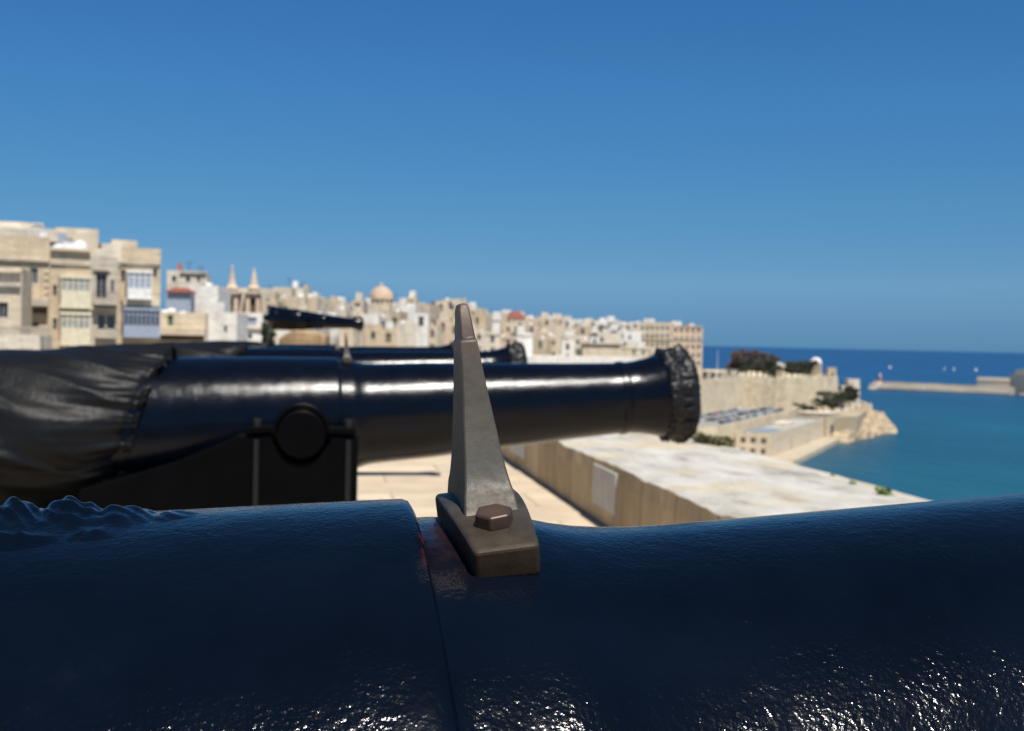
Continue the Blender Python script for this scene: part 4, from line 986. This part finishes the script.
tlab = ['large dark tree at the foot of the bastion above the tower block', 'dark tree right of the large one below the bastion', 'slim tree below the bastion corner', 'round tree beside the bastion end tower', 'low dark bush above the waterfront roof, left one', 'low dark bush above the waterfront roof, right one', 'small shrub on the rocks beside the squat tower']
for (px, pyt, wp, Y, zb), lb in zip(ts, tlab):
    tree(px, pyt + 14, pyt, Y, zb, wp * 1.7, LG, lb, 'trees below the bastion', 'tree', 2200)
mb = MB(); mb.prism([(150, 600), (176, 612), (205, 690), (200, 745), (150, 745)], 2.02, 12); tag(mb.build('fort_ground', GROUND), 'rough ground below the bastion tower', kind='structure')
for i, (px, py, w_, h_, Y) in enumerate(((842, 404, 8, 5, 665), (856, 402, 7, 5, 690), (868, 405, 5, 3.5, 700))):
    p = at_y(px, py + 6, Y); root = empty('shore_hut', (p.x, Y, 11.5), R(15), ['pale hut on the headland nearest the dark trees', 'middle hut on the headland rocks', 'smallest hut out along the headland'][i], 'hut', 'huts on the headland')
    mb = MB(); mb.box(-w_ / 2, w_ / 2, 0, 5, 0, h_ * .6 + 1); mb.build('wall', LIME[2], root); mb = MB(); mb.box(-w_ / 2 - .2, w_ / 2 + .2, -.2, 5.2, h_ * .6 + 1, h_ * .6 + 1.3); mb.build('roof', ROOFM, root); mb = MB(); mb.box(-.6, .6, -.06, -.003, .1, 2.2); mb.build('door', GLASS, root)

# ------------------------------------------------------------------ breakwater, far fort, boats
A = on_z(871, 388.5, 0); Bp = on_z(1012, 394.5, 0)
root = empty('breakwater', (A.x, A.y, 0), 0, 'long pale stone breakwater reaching out into the sea', 'breakwater')
dv = Vector((Bp.x - A.x, Bp.y - A.y)); L = dv.length; dv.normalize(); nv = Vector((-dv.y, dv.x))
mb = MB(); rings = []
for i in range(81):
    s = L * i / 80; p = dv * s; wd = 9 if i > 5 else 13 - .5 * abs(i - 2.5)
    if i == 0: wd = 7
    r_ = []
    for o_, z in ((-wd - 3, -1), (-wd - 1, 1.8), (-wd, 5.6), (-wd + 2, 5.7), (wd, 5.7), (wd, 8.3), (wd + 1.5, 8.3), (wd + 3, -1)):
        q = p + nv * o_; r_.append((q.x, q.y, z + .5 * noise.noise(Vector((s * .05, o_, z)))))
    rings.append(r_)
mb.ring([r_[::-1] for r_ in rings][::-1]); mb.build('mole', stone('breakwater_stone', (.46, .42, .36), (3, 1.2), .2, .4, .05), root)
mb = MB(); mb.ring([[(dv.x * s + nv.x * o_, dv.y * s + nv.y * o_, z) for o_, z in ((-13, -.5), (-12.3, 1.3), (-10, 1.3), (-10, -.5))] for s in (0, L)]); mb.build('wet_footing', plain('wet_weed_rock', (.06, .055, .045), .5), root)
lp = at_y(880, 382, A.y + 8)
root = empty('lighthouse', (lp.x, A.y + 8, 6.5), 0, 'tiny red topped lighthouse at the breakwater end', 'lighthouse')
mb = MB(); mb.lathe_z([(2.2, -1), (1.9, 2), (1.6, 6), (1.3, 8)], 16); mb.build('tower', REDM, root); mb = MB(); mb.lathe_z([(2.1, 8.01), (2.1, 8.4), (1.0, 8.4), (1.0, 10), (1.3, 10.1), (.1, 11)], 16); mb.build('lantern', WHITE, root)
mb = MB(); mb.box(-5, 5, -4, 4, -1, 1.2); mb.build('base', LIME[2], root)
def far_fort(name, label, x0, x1, pyt, Y, yaw, mt, d=60):
    B = Bld(name, label, x0, x1, pyt, Y, yaw, -1, mt, d, 'fortification', 'distant harbour forts'); B.finish(); return B
far_fort('harbour_fort', 'pale stone fort standing behind the breakwater root', 977, 1012, 378, 1430, -22, LIME[4]).part('string_course', LIME[1], 0, 40, 12, 13, -.8, -.003)
far_fort('harbour_fort', 'taller dark faced fort at the right picture edge', 1010, 1045, 374, 1345, -58, LIME[4], 70).rooftop(3, 24, 5, 30, 6, LIME[4])
mb = MB(); q = on_z(1000, 390, 0)
rock_mass('far_shore', [(q.x - 40, 1290), (q.x + 30, 1240), (q.x + 300, 1180), (q.x + 400, 1600), (q.x - 20, 1500)], -2, 5, 'rocky far shore under the distant forts', 2, 5, .2)
SAIL = plain('sailcloth', (.8, .8, .8), .7, var=.03); HULL = plain('white_hull', (.7, .7, .7), .4)
def boat():
    root = empty('sailing_boat', (0, 0, 0))
    mb = MB(); rings = []
    for x, wd, k in ((-5, 1.1, -.3), (-2, 1.7, -.6), (1.5, 1.6, -.6), (4, .8, -.4), (5.6, .08, .2)):
        rings.append([(x, -wd, 1.1), (x, -wd * .6, k), (x, wd * .6, k), (x, wd, 1.1)])
    mb.ring([r_[::-1] for r_ in rings]); mb.build('hull', HULL, root)
    mb = MB(); mb.cyl((.5, 0, 1), (.5, 0, 15), .12, .08, 8); mb.build('mast', RAIL, root)
    mb = MB(); mb.add([(.4, 0, 2), (-4.6, .5, 2), (-2.2, .6, 7), (.4, 0, 14.5), (.4, .06, 2), (-4.6, .56, 2), (-2.2, .66, 7), (.4, .06, 14.5)], [(0, 1, 2, 3), (7, 6, 5, 4), (0, 4, 5, 1), (1, 5, 6, 2), (2, 6, 7, 3), (3, 7, 4, 0)]); mb.build('mainsail', SAIL, root)
    mb = MB(); mb.add([(.7, 0, 12.5), (5.2, 0, 1.4), (1.2, .8, 2.0), (.7, .06, 12.5), (5.2, .06, 1.4), (1.2, .86, 2.0)], [(0, 1, 2), (5, 4, 3), (0, 3, 4, 1), (1, 4, 5, 2), (2, 5, 3, 0)]); mb.build('jib', SAIL, root)
    return root
b0 = boat()
for i, (px, py, a) in enumerate(((890, 368.5, 20), (944.5, 370, -30), (954, 370.5, 40), (976, 371, 10))):
    o = b0 if i == 0 else copy_tree(b0); p = on_z(px, py, 0); o.location = (p.x, p.y, 0); o.rotation_euler = (0, 0, R(a)); o.scale = (.7, .7, .62)
    tag(o, ['white sailing boat alone on the sea left of the others', 'left boat of the close pair on the open sea', 'right boat of the close pair on the open sea', 'white sailing boat farthest right on the sea'][i], 'boat', 'sailing boats out at sea')

# ------------------------------------------------------------------ plants on and behind the parapet
def weed(px, py, hpx, label, mat=LP, wide=1.0, n=120, seed=1, name='wild_plant', ls=.018):
    p = on_z(px, py, HT); h = hpx / F * p.y; rw = random.Random(seed)
    root = empty(name, (p.x, p.y, HT - .03), 0, label, 'plant')
    mb = MB()
    tips = []
    for k in range(9):
        a = rw.uniform(0, 6.28); tx_ = Vector((math.cos(a) * h * .45 * wide * rw.random(), math.sin(a) * h * .45 * wide * rw.random(), h * rw.uniform(.6, 1.0))); tips.append(tx_); mb.cyl((0, 0, 0), tx_, .004, .002, 5)
    mb.build('stem', leafmat('stem_' + str(seed), (.08, .10, .03)), root)
    mb = MB()
    for _ in range(n):
        tp_ = rw.choice(tips) * rw.uniform(.3, 1.0); q = tp_ + Vector((rw.gauss(0, h * .06), rw.gauss(0, h * .06), rw.gauss(0, h * .05)))
        e1 = Vector((rw.gauss(0, 1), rw.gauss(0, 1), rw.gauss(0, .6))).normalized(); e2 = e1.cross(Vector((rw.gauss(0, 1), rw.gauss(0, 1), 1))).normalized(); s = ls * rw.uniform(.7, 1.5)
        mb.add([q, q + e1 * s + e2 * s * .5, q + e1 * s * 2, q + e1 * s - e2 * s * .5], [(0, 1, 2, 3)])
    mb.build('leaves', mat, root)
weed(883, 496, 14, 'small green plant growing on the right edge of the parapet', n=110, seed=2)
weed(853, 485, 9, 'smaller green weed left of the plant on the parapet edge', n=50, seed=3, ls=.013)
weed(832, 475, 6, 'tiny tuft farther along the parapet edge', n=30, seed=4, ls=.012)
for i, px in enumerate((703, 712, 720)):
    weed(px, 443 + i * 1.5, 11, ['low olive scrub beside the black muzzle cover', 'middle tuft of olive scrub on the parapet edge', 'right tuft of olive scrub on the parapet edge'][i], OLV, 2.6, 260, 10 + i, 'scrub', .03)
p = on_z(268, 345, FLOOR)
tree(267, 345, 327, 23.2, FLOOR, 17, LG, 'dark shrub left of the stone plinth behind the covers', None, 'shrub', 900)
